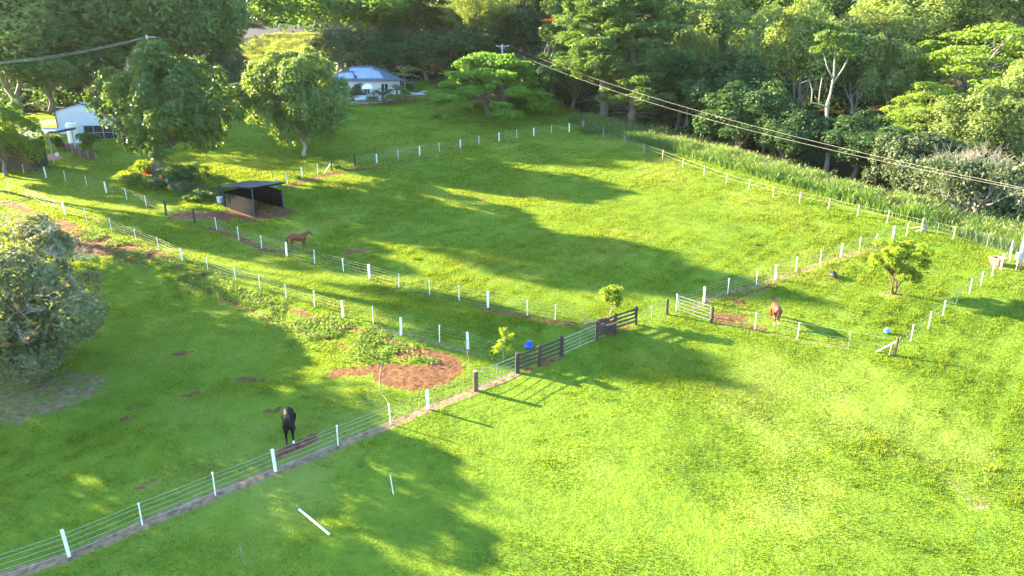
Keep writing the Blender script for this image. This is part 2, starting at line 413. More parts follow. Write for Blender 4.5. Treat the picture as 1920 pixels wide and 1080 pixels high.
PX_FRONT = [(-60, 1108), (130, 1043), (267, 985), (404, 930), (517, 885), (634, 837), (733, 797), (803, 768), (892, 732)]
PX_SECOND = [(17, 363), (51, 373), (86, 388), (123, 403), (163, 415), (209, 434), (256, 454), (298, 470), (342, 490), (390, 509), (442, 528), (488, 545), (537, 560), (590, 577), (644, 595), (700, 607), (752, 628), (824, 643), (878, 655), (968, 690)]
PX_THIRD = [(312, 404), (365, 418), (407, 432), (448, 450), (491, 466), (538, 481), (590, 495), (644, 510), (693, 523), (748, 540), (806, 553), (861, 566), (915, 577), (989, 592), (1041, 600), (1096, 611), (1112, 634)]
PX_CREEK = [(1094, 241), (1130, 258), (1170, 270), (1207, 287), (1242, 300), (1280, 315), (1320, 330), (1362, 346), (1404, 357), (1450, 370), (1499, 381), (1553, 393), (1608, 407), (1663, 419), (1727, 435)]
SOIL = [  # (pixel line, half width m, strength)
    ([(522, 852), (550, 840), (585, 824)], .4, .85), ([(498, 772), (528, 768)], .3, .6),
    ([(705, 692), (750, 694)], .6, 1), ([(762, 664), (800, 668), (836, 676)], .75, 1), ([(738, 702), (775, 710), (805, 706), (832, 690)], 1.25, 1), ([(800, 686), (832, 680)], .9, 1),
    ([(630, 700), (680, 695)], .6, .75), ([(455, 712), (490, 712)], .45, .7), ([(335, 662), (355, 660)], .4, .75), ([(350, 742), (372, 736)], .4, .6),
    ([(235, 785), (245, 786)], .35, .7), ([(265, 915), (285, 905)], .35, .5), ([(240, 768), (250, 766)], .3, .6),
    ([(100, 415), (150, 438), (215, 460), (270, 472), (310, 486)], 1.0, .8), ([(150, 452), (215, 468), (265, 482)], 1.0, .8),
    ([(300, 484), (350, 506), (420, 532), (500, 566), (570, 590), (640, 612), (700, 628), (760, 650)], .32, .62),
    ([(345, 528), (440, 570), (520, 606), (560, 622), (640, 645)], .28, .6), ([(20, 385), (90, 408)], .5, .8),
    ([(335, 406), (380, 402), (425, 408)], 1.0, .95), ([(395, 428), (450, 446), (500, 470), (540, 472)], .42, .8),
    ([(440, 400), (475, 408), (530, 398)], 1.3, .95), ([(470, 392), (500, 385)], 1.8, .8),
    ([(652, 471), (684, 470)], .45, 1), ([(540, 350), (600, 331), (660, 319), (705, 316)], .5, .9), ([(705, 312), (790, 298), (860, 286)], .35, .6),
    ([(1342, 593), (1388, 597)], .65, .75), ([(1345, 602), (1395, 611), (1435, 618)], .28, .7), ([(1360, 565), (1390, 556), (1425, 543), (1470, 530)], .22, .8),
    ([(1385, 568), (1395, 569)], .4, .8), ([(1450, 561), (1458, 562)], .3, .8),
    ([(900, 578), (1040, 604), (1085, 610)], .3, .75), ([(560, 492), (640, 512), (750, 544), (900, 578)], .2, .55),
    ([(900, 372), (912, 372)], .35, .8), ([(966, 312), (970, 312)], .25, .7), ([(545, 455), (575, 462)], .4, .45), ([(620, 640), (655, 655)], .4, .5),
    ([(880, 430), (886, 431)], .3, .3), ([(1300, 430), (1306, 431)], .2, .7), ([(1120, 636), (1185, 615)], .3, .6), ([(985, 697), (1050, 670)], .3, .6),
]
TAN = [
    (PX_FRONT + [(968, 702)], .34, .95), ([(1300, 580), (1320, 566), (1364, 550), (1418, 535), (1454, 524), (1538, 495), (1580, 482), (1640, 465)], .35, .75),
    ([(1334, 605), (1415, 620), (1494, 638), (1590, 653)], .25, .6), ([(20, 752), (110, 735)], 2.8, .62), ([(1660, 553), (1690, 553)], .7, .6), ([(1620, 452), (1650, 447)], .5, .5),
    ([(0, 378), (40, 388)], .6, .9), ([(878, 658), (968, 692)], .25, .5), ([(700, 612), (878, 660)], .25, .7), ([(1860, 500), (1880, 500)], .5, .6), ([(1200, 610), (1260, 588)], .2, .4),
    ([(1560, 560), (1600, 600)], .6, .35), ([(700, 270), (900, 240)], 1.5, .25), ([(1500, 700), (1600, 760)], .8, .3), ([(1040, 280), (1300, 420)], 1.0, .25), ([(1800, 900), (1850, 960)], .8, .35),
]
SOIL = [(gl(p), w, s) for p, w, s in SOIL]; TAN = [(gl(p), w, s) for p, w, s in TAN]
ISLAND = G(785, 678)

def soil_at(x, y, T):
    m = np.zeros(np.shape(x))
    for P, w, s in T:
        m = np.maximum(m, s * (1 - sm(w * .6, w * 1.45, seg_dist(x, y, P))))
    if T is SOIL:
        m = m * sm(.35, .9, np.hypot((x - ISLAND.x) / 1.5, (y - ISLAND.y) / .7))
    return m

CRU = [-4, 1, 11.5, 23, 32, 38, 47, 54, 73]; CRW = [8, 14, 14, 10, 6, 5.5, 5.5, 7, 6]
WB = gl([(-120, 232), (0, 226), (130, 206), (230, 190), (330, 168), (400, 152)])
WBx = np.array([p.x for p in WB]); WBy = np.array([p.y for p in WB])
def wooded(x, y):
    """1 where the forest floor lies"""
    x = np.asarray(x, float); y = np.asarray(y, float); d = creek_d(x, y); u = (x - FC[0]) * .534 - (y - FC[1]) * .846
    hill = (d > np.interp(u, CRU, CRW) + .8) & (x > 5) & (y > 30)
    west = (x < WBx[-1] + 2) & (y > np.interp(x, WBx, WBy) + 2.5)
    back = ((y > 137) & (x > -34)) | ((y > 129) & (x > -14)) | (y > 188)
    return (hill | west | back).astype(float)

# ------------------------------------------------------------------ ground sheet
def steps(a, b, fine0, fine1, f, coarse):
    v = [fine0]
    h = f
    while v[0] > a: h = min(coarse, h * 1.18); v.insert(0, v[0] - h)
    while v[-1] < fine1: v.append(v[-1] + f)
    h = f
    while v[-1] < b: h = min(coarse, h * 1.18); v.append(v[-1] + h)
    return np.array(v)
gx = steps(-260, 260, -48, 48, .28, 6); gy = steps(-60, 420, 18, 100, .28, 6)
GX, GY = np.meshgrid(gx, gy)
GZ = zt(GX, GY)
nx, ny = len(gx), len(gy)
ii = (np.arange(ny - 1)[:, None] * nx + np.arange(nx - 1)[None, :]).ravel()
idx = np.stack([ii, ii + 1, ii + nx + 1, ii + nx], 1).ravel()
gme = raw_mesh('ground', np.stack([GX, GY, GZ], -1).reshape(-1, 3), np.full(len(ii), 4), idx, M['ground'], smooth=True)
for nm, T in (('dirt', SOIL), ('tan', TAN)):
    a = gme.attributes.new(nm, 'FLOAT', 'POINT'); a.data.foreach_set('value', soil_at(GX.ravel(), GY.ravel(), T).astype(np.float32))
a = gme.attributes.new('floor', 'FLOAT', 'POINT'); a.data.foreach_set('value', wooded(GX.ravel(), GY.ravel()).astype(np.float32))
tag(link('ground', gme), kind='structure')

def strip(name, pts, w, m, lift=.03, px=True):
    """a road or path laid on the ground"""
    P = [G(*p) for p in pts] if px else [Vector((*p, 0)) for p in pts]
    Q = []
    for a, b in zip(P[:-1], P[1:]):
        n = max(2, int((b - a).length / 1.0))
        Q += [a.lerp(b, i / n) for i in range(n)]
    Q.append(P[-1]); V = []; nW = 5
    for i, p in enumerate(Q):
        d = Q[min(i + 1, len(Q) - 1)] - Q[max(0, i - 1)]; d.z = 0; d.normalize(); n = Vector((-d.y, d.x, 0))
        for j in range(nW):
            q = p + n * w * (j / (nW - 1) - .5); V.append((q.x, q.y, float(zt(q.x, q.y)) + lift))
    f = [(i * nW + j, i * nW + j + 1, (i + 1) * nW + j + 1, (i + 1) * nW + j) for i in range(len(Q) - 1) for j in range(nW - 1)]
    o = MB().add(V, f).build(name, m, smooth=True)
    return tag(o, kind='structure'), Q

ROADS = []
o, q = strip('driveway', [(-30, 250), (60, 236), (130, 222), (230, 205), (330, 182), (420, 158), (480, 145), (540, 138), (600, 140)], 3.6, M['asphalt']); ROADS.append((q, 2.2))
o, q = strip('road', [(430, 66), (500, 60), (540, 57), (590, 50), (640, 40)], 6.5, M['asphalt'], .06); ROADS.append((q, 4))
o, q = strip('path', [(640, 194), (700, 192), (760, 184), (800, 171)], 1.3, M['concrete']); ROADS.append((q, .9))
o, q = strip('patio', [(20, 315), (70, 301), (110, 293)], 3.0, M['paving'], .05); ROADS.append((q, 1.7))

# ------------------------------------------------------------------ turf
def frustum(x, y, m=1.12, add=4): return np.abs(x) < (fwd(y, zt(x, y)) * .7385 * m + add)

def keep_turf(x, y, rng):
    d = creek_d(x, y)
    k = (d < .4) | (y > 118)
    k &= (y < 150) & (wooded(x, y) < .5)
    dirt = np.maximum(soil_at(x, y, SOIL) * 1.0, soil_at(x, y, TAN) * .8)
    k &= rng.random(len(x)) > dirt * 1.15
    for q, w in ROADS: k &= seg_dist(x, y, q[::3] + [q[-1]]) > w
    return k

def blades(name, n, ymin, ymax, ref, size, hgt, mats, seed, region=None, lean=.5):
    """n triangular blades, thinned with distance from where the photo was taken"""
    rng = np.random.default_rng(seed)
    out = []; got = 0
    while got < n:
        y = ymin + (ymax - ymin) * rng.random(400000); xm = y * .85 + 26
        x = (rng.random(len(y)) * 2 - 1) * (ymax * .85 + 26)
        k = (np.abs(x) < xm)
        x = x[k]; y = y[k]; k = frustum(x, y); x = x[k]; y = y[k]
        dist = np.sqrt(x * x + y * y + 400)
        k = rng.random(len(x)) < np.minimum(1, (ref / dist) ** 2.0); x = x[k]; y = y[k]
        k = region(x, y, rng); x = x[k]; y = y[k]
        out.append((x, y)); got += len(x)
    x = np.concatenate([o[0] for o in out])[:n]; y = np.concatenate([o[1] for o in out])[:n]
    z = zt(x, y)
    dist = np.sqrt(x * x + y * y + 400)
    lump = vnoise(x, y, .9, 11) * .6 + vnoise(x, y, 2.6, 12) * .7 + .25
    big = vnoise(x, y, 9, 13)
    h = hgt * (.25 + 1.15 * lump * lump * (0.4 + .8 * big)) * (.7 + .6 * rng.random(n)) * np.clip(dist / 42, .85, 1.9)
    h = h * (1 + .28 * np.sin(2 * pi * (.73 * x - .68 * y + .5 * vnoise(x, y, 7, 15)) / 1.5) * sm(-.1, .5, vnoise(x, y, 14, 16) - .25))
    h = h * (1 + 1.1 * sm(.72, .92, vnoise(x, y, .55, 17)) * sm(.35, .75, vnoise(x, y, 8, 18)))
    w = size * np.clip(dist / 40, .8, 2.6) * (.7 + .6 * rng.random(n))
    a = rng.random(n) * 2 * pi; b = rng.random(n) * 2 * pi; l = lean * rng.random(n) * h
    V = np.empty((n, 3, 3), np.float32)
    V[:, 0] = np.stack([x - np.cos(a) * w, y - np.sin(a) * w, z - .01], 1)
    V[:, 1] = np.stack([x + np.cos(a) * w, y + np.sin(a) * w, z - .01], 1)
    V[:, 2] = np.stack([x + np.cos(b) * l, y + np.sin(b) * l, z + h], 1)
    me = raw_mesh(name, V.reshape(-1, 3), np.full(n, 3), np.arange(3 * n), mats)
    return me

tag(link('grass', blades('grass', 1000000, 17, 135, 46, .026, .052, M['grass'], 5, keep_turf, .7)),
    'short paddock turf, lush and clumpy', 'grass', kind='stuff')

# tall seeding grass: creek bank and the meadow by the road
def tall_mesh(name, x, y, rng, hmin, hmax, seeds=.25, lm='tall'):
    n = len(x); z = zt(x, y)
    h = (hmin + (hmax - hmin) * rng.random(n)) * (.35 + .55 * vnoise(x, y, 2.2, 21) + .5 * vnoise(x, y, .8, 22)) 
    a = rng.random(n) * 2 * pi; b = rng.random(n) * 2 * pi; l = h * (.1 + .75 * rng.random(n) ** 1.5); w = .016 + .022 * rng.random(n)
    mid = np.stack([x + np.cos(b) * l * .35, y + np.sin(b) * l * .35, z + h * .6], 1)
    top = np.stack([x + np.cos(b) * l, y + np.sin(b) * l, z + h], 1)
    sx = np.stack([np.cos(a), np.sin(a), 0 * a], 1)
    base = np.stack([x, y, z], 1)
    V = np.stack([base - sx * w[:, None], base + sx * w[:, None], mid + sx * w[:, None] * .8, top, mid - sx * w[:, None] * .8], 1)
    cnt = np.full(n, 5); idx = np.arange(5 * n); mi = np.zeros(n, int)
    s = rng.random(n) < seeds; T = top[s]; k = len(T)
    up = np.stack([np.cos(b[s]) * .10, np.sin(b[s]) * .10, np.full(k, .18)], 1); sw = sx[s] * .032
    H = np.stack([T - up * .6, T + sw, T + up, T - sw], 1)
    VV = np.concatenate([V.reshape(-1, 3), H.reshape(-1, 3)])
    return raw_mesh(name, VV, np.concatenate([cnt, np.full(k, 4)]), np.arange(len(VV)), [L[lm], M['straw']], np.concatenate([mi, np.ones(k, int)]))

rng = np.random.default_rng(31)
N = 150000; u = rng.random(N) * 77 - 4; dd = rng.random(N) ** .8 * 1.0
wid = np.interp(u, CRU, CRW)
fx = FC[0] + .534 * u + FN[0] * (.35 + dd * wid); fy = FC[1] - .846 * u + FN[1] * (.35 + dd * wid)
ml = tall_mesh('tall_grass', fx, fy, rng, .75, 1.6, .045)
tag(link('tall_grass', ml), 'tall seeding grass along the creek fence', 'tall grass', kind='stuff')
N = 40000
pa = [G(400, 152), G(520, 138), G(600, 95), G(600, 66), G(500, 70), G(420, 105)]
mx_ = np.array([(p.x, p.y) for p in pa])
def inpoly(x, y, P):
    c = np.zeros(len(x), bool); j = len(P) - 1
    for i in range(len(P)):
        k = ((P[i, 1] > y) != (P[j, 1] > y)) & (x < (P[j, 0] - P[i, 0]) * (y - P[i, 1]) / (P[j, 1] - P[i, 1] + 1e-9) + P[i, 0]); c ^= k; j = i
    return c
x = mx_[:, 0].min() + rng.random(N * 3) * np.ptp(mx_[:, 0]); y = mx_[:, 1].min() + rng.random(N * 3) * np.ptp(mx_[:, 1])
k = inpoly(x, y, mx_)
for q, w in ROADS: k &= seg_dist(x, y, q[::3] + [q[-1]]) > w
tag(link('meadow_grass', tall_mesh('meadow_grass', x[k], y[k], rng, .5, 1.1, .07, 'meadow')), 'sunlit straw coloured meadow grass beside the road', 'meadow grass', kind='stuff')

def leaf_quads(P, Nrm, size, asp, rng):
    n = len(P); R = rng.normal(size=(n, 3)); T = np.cross(Nrm, R); T /= np.linalg.norm(T, axis=1, keepdims=True) + 1e-9
    B = np.cross(Nrm, T); s = (size * (.65 + .7 * rng.random(n)))[:, None]
    N_ = Nrm / (np.linalg.norm(Nrm, axis=1, keepdims=True) + 1e-9)
    V = np.stack([P - T * s, P - B * s * asp + N_ * s * .12, P + T * s - N_ * s * .15, P + B * s * asp + N_ * s * .12], 1)
    return V.reshape(-1, 3)

# leafy weeds on the bank below the second fence
W = gl([(150, 436), (260, 480), (350, 514), (440, 550), (530, 590), (620, 622), (720, 652)])
ws = []
for a, b in zip(W[:-1], W[1:]):
    n = int((b - a).length * 320); t = rng.random(n); ws.append(np.stack([a.x + (b.x - a.x) * t, a.y + (b.y - a.y) * t], 1) + rng.normal(size=(n, 2)) * [.75, .75])
ws.append(np.array([[G(790, 678).x, G(790, 678).y]]) + rng.normal(size=(160, 2)) * [.6, .25])
wa = gl([(600, 640), (690, 668), (740, 660)]); ws += [np.array([[p.x, p.y]]) + rng.normal(size=(420, 2)) * [.9, .6] for p in wa]
ws = np.concatenate(ws); keep = vnoise(ws[:, 0], ws[:, 1], 1.2, 41) > .34; ws = ws[keep]
P3 = np.stack([ws[:, 0], ws[:, 1], zt(ws[:, 0], ws[:, 1]) + .03 + .26 * rng.random(len(ws)) * (.3 + 1.2 * vnoise(ws[:, 0], ws[:, 1], 1.1, 42))], 1)
nn = rng.normal(size=P3.shape) * .6 + [0, 0, 1]; nn /= np.linalg.norm(nn, axis=1, keepdims=True)
V = leaf_quads(P3, nn, .085, .55, rng)
tag(link('weeds', raw_mesh('weeds', V, np.full(len(P3), 4), np.arange(len(V)), L['weed'])), 'broad leaved weeds over the red soil bank', 'weeds', kind='stuff')

# ------------------------------------------------------------------ trees
def limb_path(a, b, rng, wob=.12, n=6, rise=.25):
    a = np.array(a, float); b = np.array(b, float); d = b - a; Ln = np.linalg.norm(d); P = []
    off = rng.normal(size=3) * Ln * wob
    for i in range(n):
        t = i / (n - 1); s = sin(pi * t)
        P.append(a + d * t + off * s * .6 + np.array([0, 0, rise * Ln * s * .35]) + (rng.normal(size=3) * Ln * .025 if 0 < i < n - 1 else 0))
    return P

def lump_leaves(C, Rr, cnt, leaf, asp, rng, cen, outw=.7, flat=1.0, shell=.16, up=.35, nrand=.55):
    """leaves on lumps: C centres (k,3), Rr radii (k,3)"""
    out_P = []; out_N = []
    for c, r, n in zip(C, Rr, cnt):
        o = (c - cen); o = o / (np.linalg.norm(o) + 1e-6) * outw + np.array([0, 0, up])
        u = rng.normal(size=(n, 3)) + o; u /= np.linalg.norm(u, axis=1, keepdims=True)
        rad = 1 - np.abs(rng.normal(size=n)) * shell
        ph = rng.random(3) * 6.28
        rad = rad * (1 + .16 * np.sin(5 * u[:, 0] + ph[0]) * np.sin(5 * u[:, 1] + ph[1]) + .10 * np.sin(9 * u[:, 2] + ph[2]))
        p = c + u * r * rad[:, None]
        nrm = u * .8 + rng.normal(size=(n, 3)) * nrand + np.array([0, 0, .25]); nrm /= np.linalg.norm(nrm, axis=1, keepdims=True)
        out_P.append(p); out_N.append(nrm)
    P = np.concatenate(out_P); Nn = np.concatenate(out_N)
    return leaf_quads(P, Nn, leaf, asp, rng)

def leaf_mesh(name, V, m):
    n = len(V) // 4
    return raw_mesh(name, V, np.full(n, 4), np.arange(4 * n), m)

def lobed(seed, H, W, th, nl, lr, leaf, nleaf, lm, bark, trunk_r, shape='dome', asp=.55, flat=1.0, forks=1, low=-.35, lumpz=1.0, limbs=9, name=('trunk', 'crown'), irr_a=.26):
    """broad-leaved tree: tapered trunk, limbs to the lumps, many leaf-sized faces"""
    rng = np.random.default_rng(seed)
    ch = (H - th) / 2; cc = np.array([0, 0, th + ch])
    C = []; tries = 0
    while len(C) < nl and tries < nl * 60:
        tries += 1
        u = rng.normal(size=3); u /= np.linalg.norm(u)
        if u[2] < low: continue
        irr = 1 + irr_a * sin(3 * atan2(u[1], u[0]) + seed) + .12 * sin(5 * u[2] + seed * 2)
        r = (.62 + .33 * rng.random()) if rng.random() < .82 else .35 * rng.random() + .15
        if shape == 'dome': p = u * np.array([W / 2, W / 2, ch]) * r * np.array([irr, irr, 1]) + cc
        elif shape == 'umbrella':
            rr = sqrt(rng.random()); a = rng.random() * 2 * pi
            p = np.array([cos(a) * rr * W / 2 * (.92 + .1 * sin(3 * a + seed)), sin(a) * rr * W / 2, 0])
            p[2] = H - lr * .4 - (H - th) * (.82 * rr ** 2.2) - (rng.random() ** 2) * (H - th) * .35
        elif shape == 'tall':
            p = u * np.array([W / 2, W / 2, ch]) * r; t = (p[2] / ch + 1) / 2; p[:2] *= (1.15 - .75 * t) * irr; p = p + cc
        if any(np.linalg.norm((p - q) * np.array([1, 1, 1.1])) < lr * .72 for q in C): continue
        C.append(p)
    C = np.array(C); sz = lr * (.5 + .95 * rng.random(len(C)))
    Rr = np.stack([sz, sz, sz * lumpz], 1) * (1 if shape != 'umbrella' else np.array([1.25, 1.25, .42]))
    wgt = sz ** 2; cnt = np.maximum(30, (nleaf * wgt / wgt.sum())).astype(int)
    V = lump_leaves(C, Rr, cnt, leaf, asp, rng, cc - np.array([0, 0, ch * .5]), outw=.75, up=.5)
    # stray sprigs that fray the outline
    k = nleaf // 14; ci = rng.integers(0, len(C), k); u = rng.normal(size=(k, 3)); u /= np.linalg.norm(u, axis=1, keepdims=True)
    V = np.concatenate([V, leaf_quads(C[ci] + u * Rr[ci] * (1 + .35 * rng.random((k, 1))), u + [0, 0, .3], leaf, asp, rng)])
    b = MB()
    for f in range(forks):
        ang = rng.random() * 6.28; sp = 0 if forks == 1 else trunk_r * (.8 + .9 * rng.random())
        base = np.array([cos(ang) * sp, sin(ang) * sp, -.4]); top = np.array([cos(ang) * sp * 3 + rng.normal() * .25, sin(ang) * sp * 3 + rng.normal() * .25, th + ch * .5])
        P = limb_path(base, top, rng, .05, 7, 0); rr = trunk_r / sqrt(forks) * 1.15
        b.tube(P, [rr * (1.55 if i == 0 else 1) * (1 - .11 * i) for i in range(7)], 9)
        sel = rng.permutation(len(C))[:max(3, limbs // forks)]
        for i in sel:
            st = P[rng.integers(3, 6)]
            if C[i][2] < st[2] - 1.5: st = P[2]
            q = limb_path(st, C[i], rng, .1, 6, .3); r0 = rr * (.42 + .15 * rng.random())
            b.tube(q, [r0 * (1 - .15 * j) for j in range(6)], 6)
    return dict(parts=[(name[0], b.mesh(name[0], bark, True)), (name[1], leaf_mesh(name[1], V, lm))], H=H, W=W)

def conifer(seed, H, W, th, lm, bark, tr, ntuft=120, leaf=.30, per=150):
    rng = np.random.default_rng(seed); b = MB()
    P = [np.array([.25 * sin(i * .9 + seed), .2 * cos(i * .7 + seed), -.4 + (H + .3) * i / 8]) for i in range(9)]
    b.tube(P, [tr * (1.25 - .95 * i / 8) for i in range(9)], 9)
    C = []; Rr = []
    for i in range(ntuft):
        t = rng.random() ** .9; z = th + (H - th) * t; a = rng.random() * 6.28
        env = W / 2 * (1.0 - .72 * t ** 1.5) * (.55 + .55 * rng.random()) * (1 + .25 * sin(2.3 * z + 2 * a + seed)) * (.55 + 1.2 * min(t, .35) if t < .35 else 1)
        c = np.array([cos(a) * env, sin(a) * env, z + rng.normal() * .4]); C.append(c)
        s = .55 + .55 * rng.random(); Rr.append([s * 1.15, s * 1.15, s * .8])
        if i % 2 == 0:
            st = np.array([P[0][0], 0, z - .25 * env - .3]); q = limb_path(st, c, rng, .05, 5, .1)
            b.tube(q, [.09, .075, .06, .045, .03], 5)
    for i in range(9):   # dead lower branch stubs
        z = th * (.45 + .5 * rng.random()); a = rng.random() * 6.28; l = 1 + 1.6 * rng.random()
        b.tube(limb_path([0, 0, z], [cos(a) * l, sin(a) * l, z + .5 * rng.normal()], rng, .1, 4, .1), [.06, .05, .035, .02], 5)
    V = lump_leaves(np.array(C), np.array(Rr), [per] * ntuft, leaf, .22, rng, np.array([0, 0, th]), outw=.6, up=.7, shell=.4, nrand=.9)
    return dict(parts=[('trunk', b.mesh('trunk', bark, True)), ('crown', leaf_mesh('crown', V, lm))], H=H, W=W)

def bamboo(seed, H, W, lm):
    rng = np.random.default_rng(seed); b = MB(); Ps = []; Ns = []
    for i in range(70):
        a = rng.random() * 6.28; r0 = rng.random() * 1.3; out = W / 2 * (.25 + .8 * rng.random()); h = H * (.72 + .28 * rng.random()) / 1.0
        x0 = np.array([cos(a) * r0, sin(a) * r0, -.2]); pts = []
        for t in np.linspace(0, 1, 9):
            o = out * t ** 2.3; z = h * (1.25 * t - .36 * t ** 3.2); pts.append(x0 + np.array([cos(a) * o, sin(a) * o, z]))
        b.tube(pts, [.06 * (1 - .8 * j / 8) + .008 for j in range(9)], 5)
        n = 300; t = .28 + .72 * rng.random(n) ** .8; tt = np.array([np.interp(t, np.linspace(0, 1, 9), [p[k] for p in pts]) for k in range(3)]).T
        p = tt + rng.normal(size=(n, 3)) * (np.array([.5, .5, .32]) * (1.25 - .7 * t)[:, None]) - np.array([0, 0, .15]); Ps.append(p)
        nr = rng.normal(size=(n, 3)) + np.array([cos(a), sin(a), 1.0]) * .8; Ns.append(nr / np.linalg.norm(nr, axis=1, keepdims=True))
    V = leaf_quads(np.concatenate(Ps), np.concatenate(Ns), .26, .26, rng)
    return dict(parts=[('culms', b.mesh('culms', M['oldwood'], True)), ('crown', leaf_mesh('crown', V, lm))], H=H, W=W)

def grow(b, p, d, Ln, r, depth, rng, spread=.55, n=3, upb=.12, taper=.62, tips=None):
    q = [p]; dd = d.copy()
    for i in range(4):
        dd = dd + rng.normal(size=3) * .16 + np.array([0, 0, upb]); dd /= np.linalg.norm(dd); q.append(q[-1] + dd * Ln / 4)
    b.tube(q, [r * (1 - .10 * i) for i in range(5)], 5 if depth < 3 else 7, cap=False)
    if depth == 0:
        if tips is not None: tips.append(q[-1])
        return
    for k in range(n):
        nd = dd + rng.normal(size=3) * spread; nd /= np.linalg.norm(nd)
        grow(b, q[-1 if k < 2 else 3], nd, Ln * (.62 + .25 * rng.random()), r * taper, depth - 1, rng, spread, n, upb, taper, tips)

def bare(seed, H, W, mat_, trunks=4, leaves=None):
    rng = np.random.default_rng(seed); b = MB(); tips = []
    for i in range(trunks):
        a = 6.28 * i / trunks + rng.random(); d = np.array([cos(a) * .5, sin(a) * .5, 1.]); d /= np.linalg.norm(d)
        grow(b, np.array([cos(a) * .35, sin(a) * .35, -.3]), d, H * .36, .20, 5, rng, .62, 3, .10, .58, tips)
    return b, tips

def place(pr, p, sx, sz, name, label, cat, group=None, rot=None, lean=0.0):
    o = empty(name, p, label, cat, group, rot if rot is not None else random.random() * 6.28)
    o.scale = (sx, sx, sz); o.rotation_euler[0] = lean
    for nm, me in pr['parts']: link(nm, me, o)
    return o

random.seed(3)
PR = {}
PR['lump'] = [lobed(101 + i, 15, 13, 3.2, 54, 1.75, .22, 17000, L['pale'], M['palebark'], .42, lumpz=1.35, forks=2, low=-.45) for i in range(3)]
PR['mid'] = [lobed(121 + i, 15, 12, 3.5, 46, 1.7, .24, 13000, L['mid'], M['bark'], .4, low=-.5) for i in range(3)]
PR['dark'] = [lobed(131 + i, 14, 11, 2.2, 50, 1.6, .24, 12000, L['dark'], M['bark'], .38, low=-.6) for i in range(3)]
PR['flat'] = [lobed(141 + i, 15, 16, 6.5, 46, 1.6, .20, 13000, L['lime'], M['palebark'], .42, 'umbrella', forks=2, limbs=26) for i in range(2)]
PR['bright'] = [lobed(151 + i, 14, 12, 4, 44, 1.6, .24, 12000, L['bright'], M['palebark'], .36, low=-.3) for i in range(2)]
PR['grey'] = [lobed(161 + i, 8, 8, 1, 40, 1.1, .2, 8000, L['grey'], M['bark'], .22, low=-.7, forks=3) for i in range(2)]
PR['pine'] = [conifer(171, 22, 9, 7, L['pine'], M['bark'], .34, 230, .28, 150), conifer(172, 21, 8, 3.5, L['pine'], M['bark'], .30, 230, .28, 150)]

def forest(kind, v, px, Y, top, wpx, label, cat='tree', group=None, name=None, rot=None):
    p = at(px, Y); H = height_for(p, top); pr = PR[kind][v]; W = wpx / pxm(p)
    nm = {'lump': 'broad_tree', 'mid': 'forest_tree', 'dark': 'forest_tree', 'flat': 'spreading_tree', 'bright': 'leafy_tree', 'grey': 'bushy_tree', 'pine': 'pine_tree'}[kind]
    return place(pr, p, W / pr['W'], max(3, H) / pr['H'], name or nm, label, cat, group, rot)

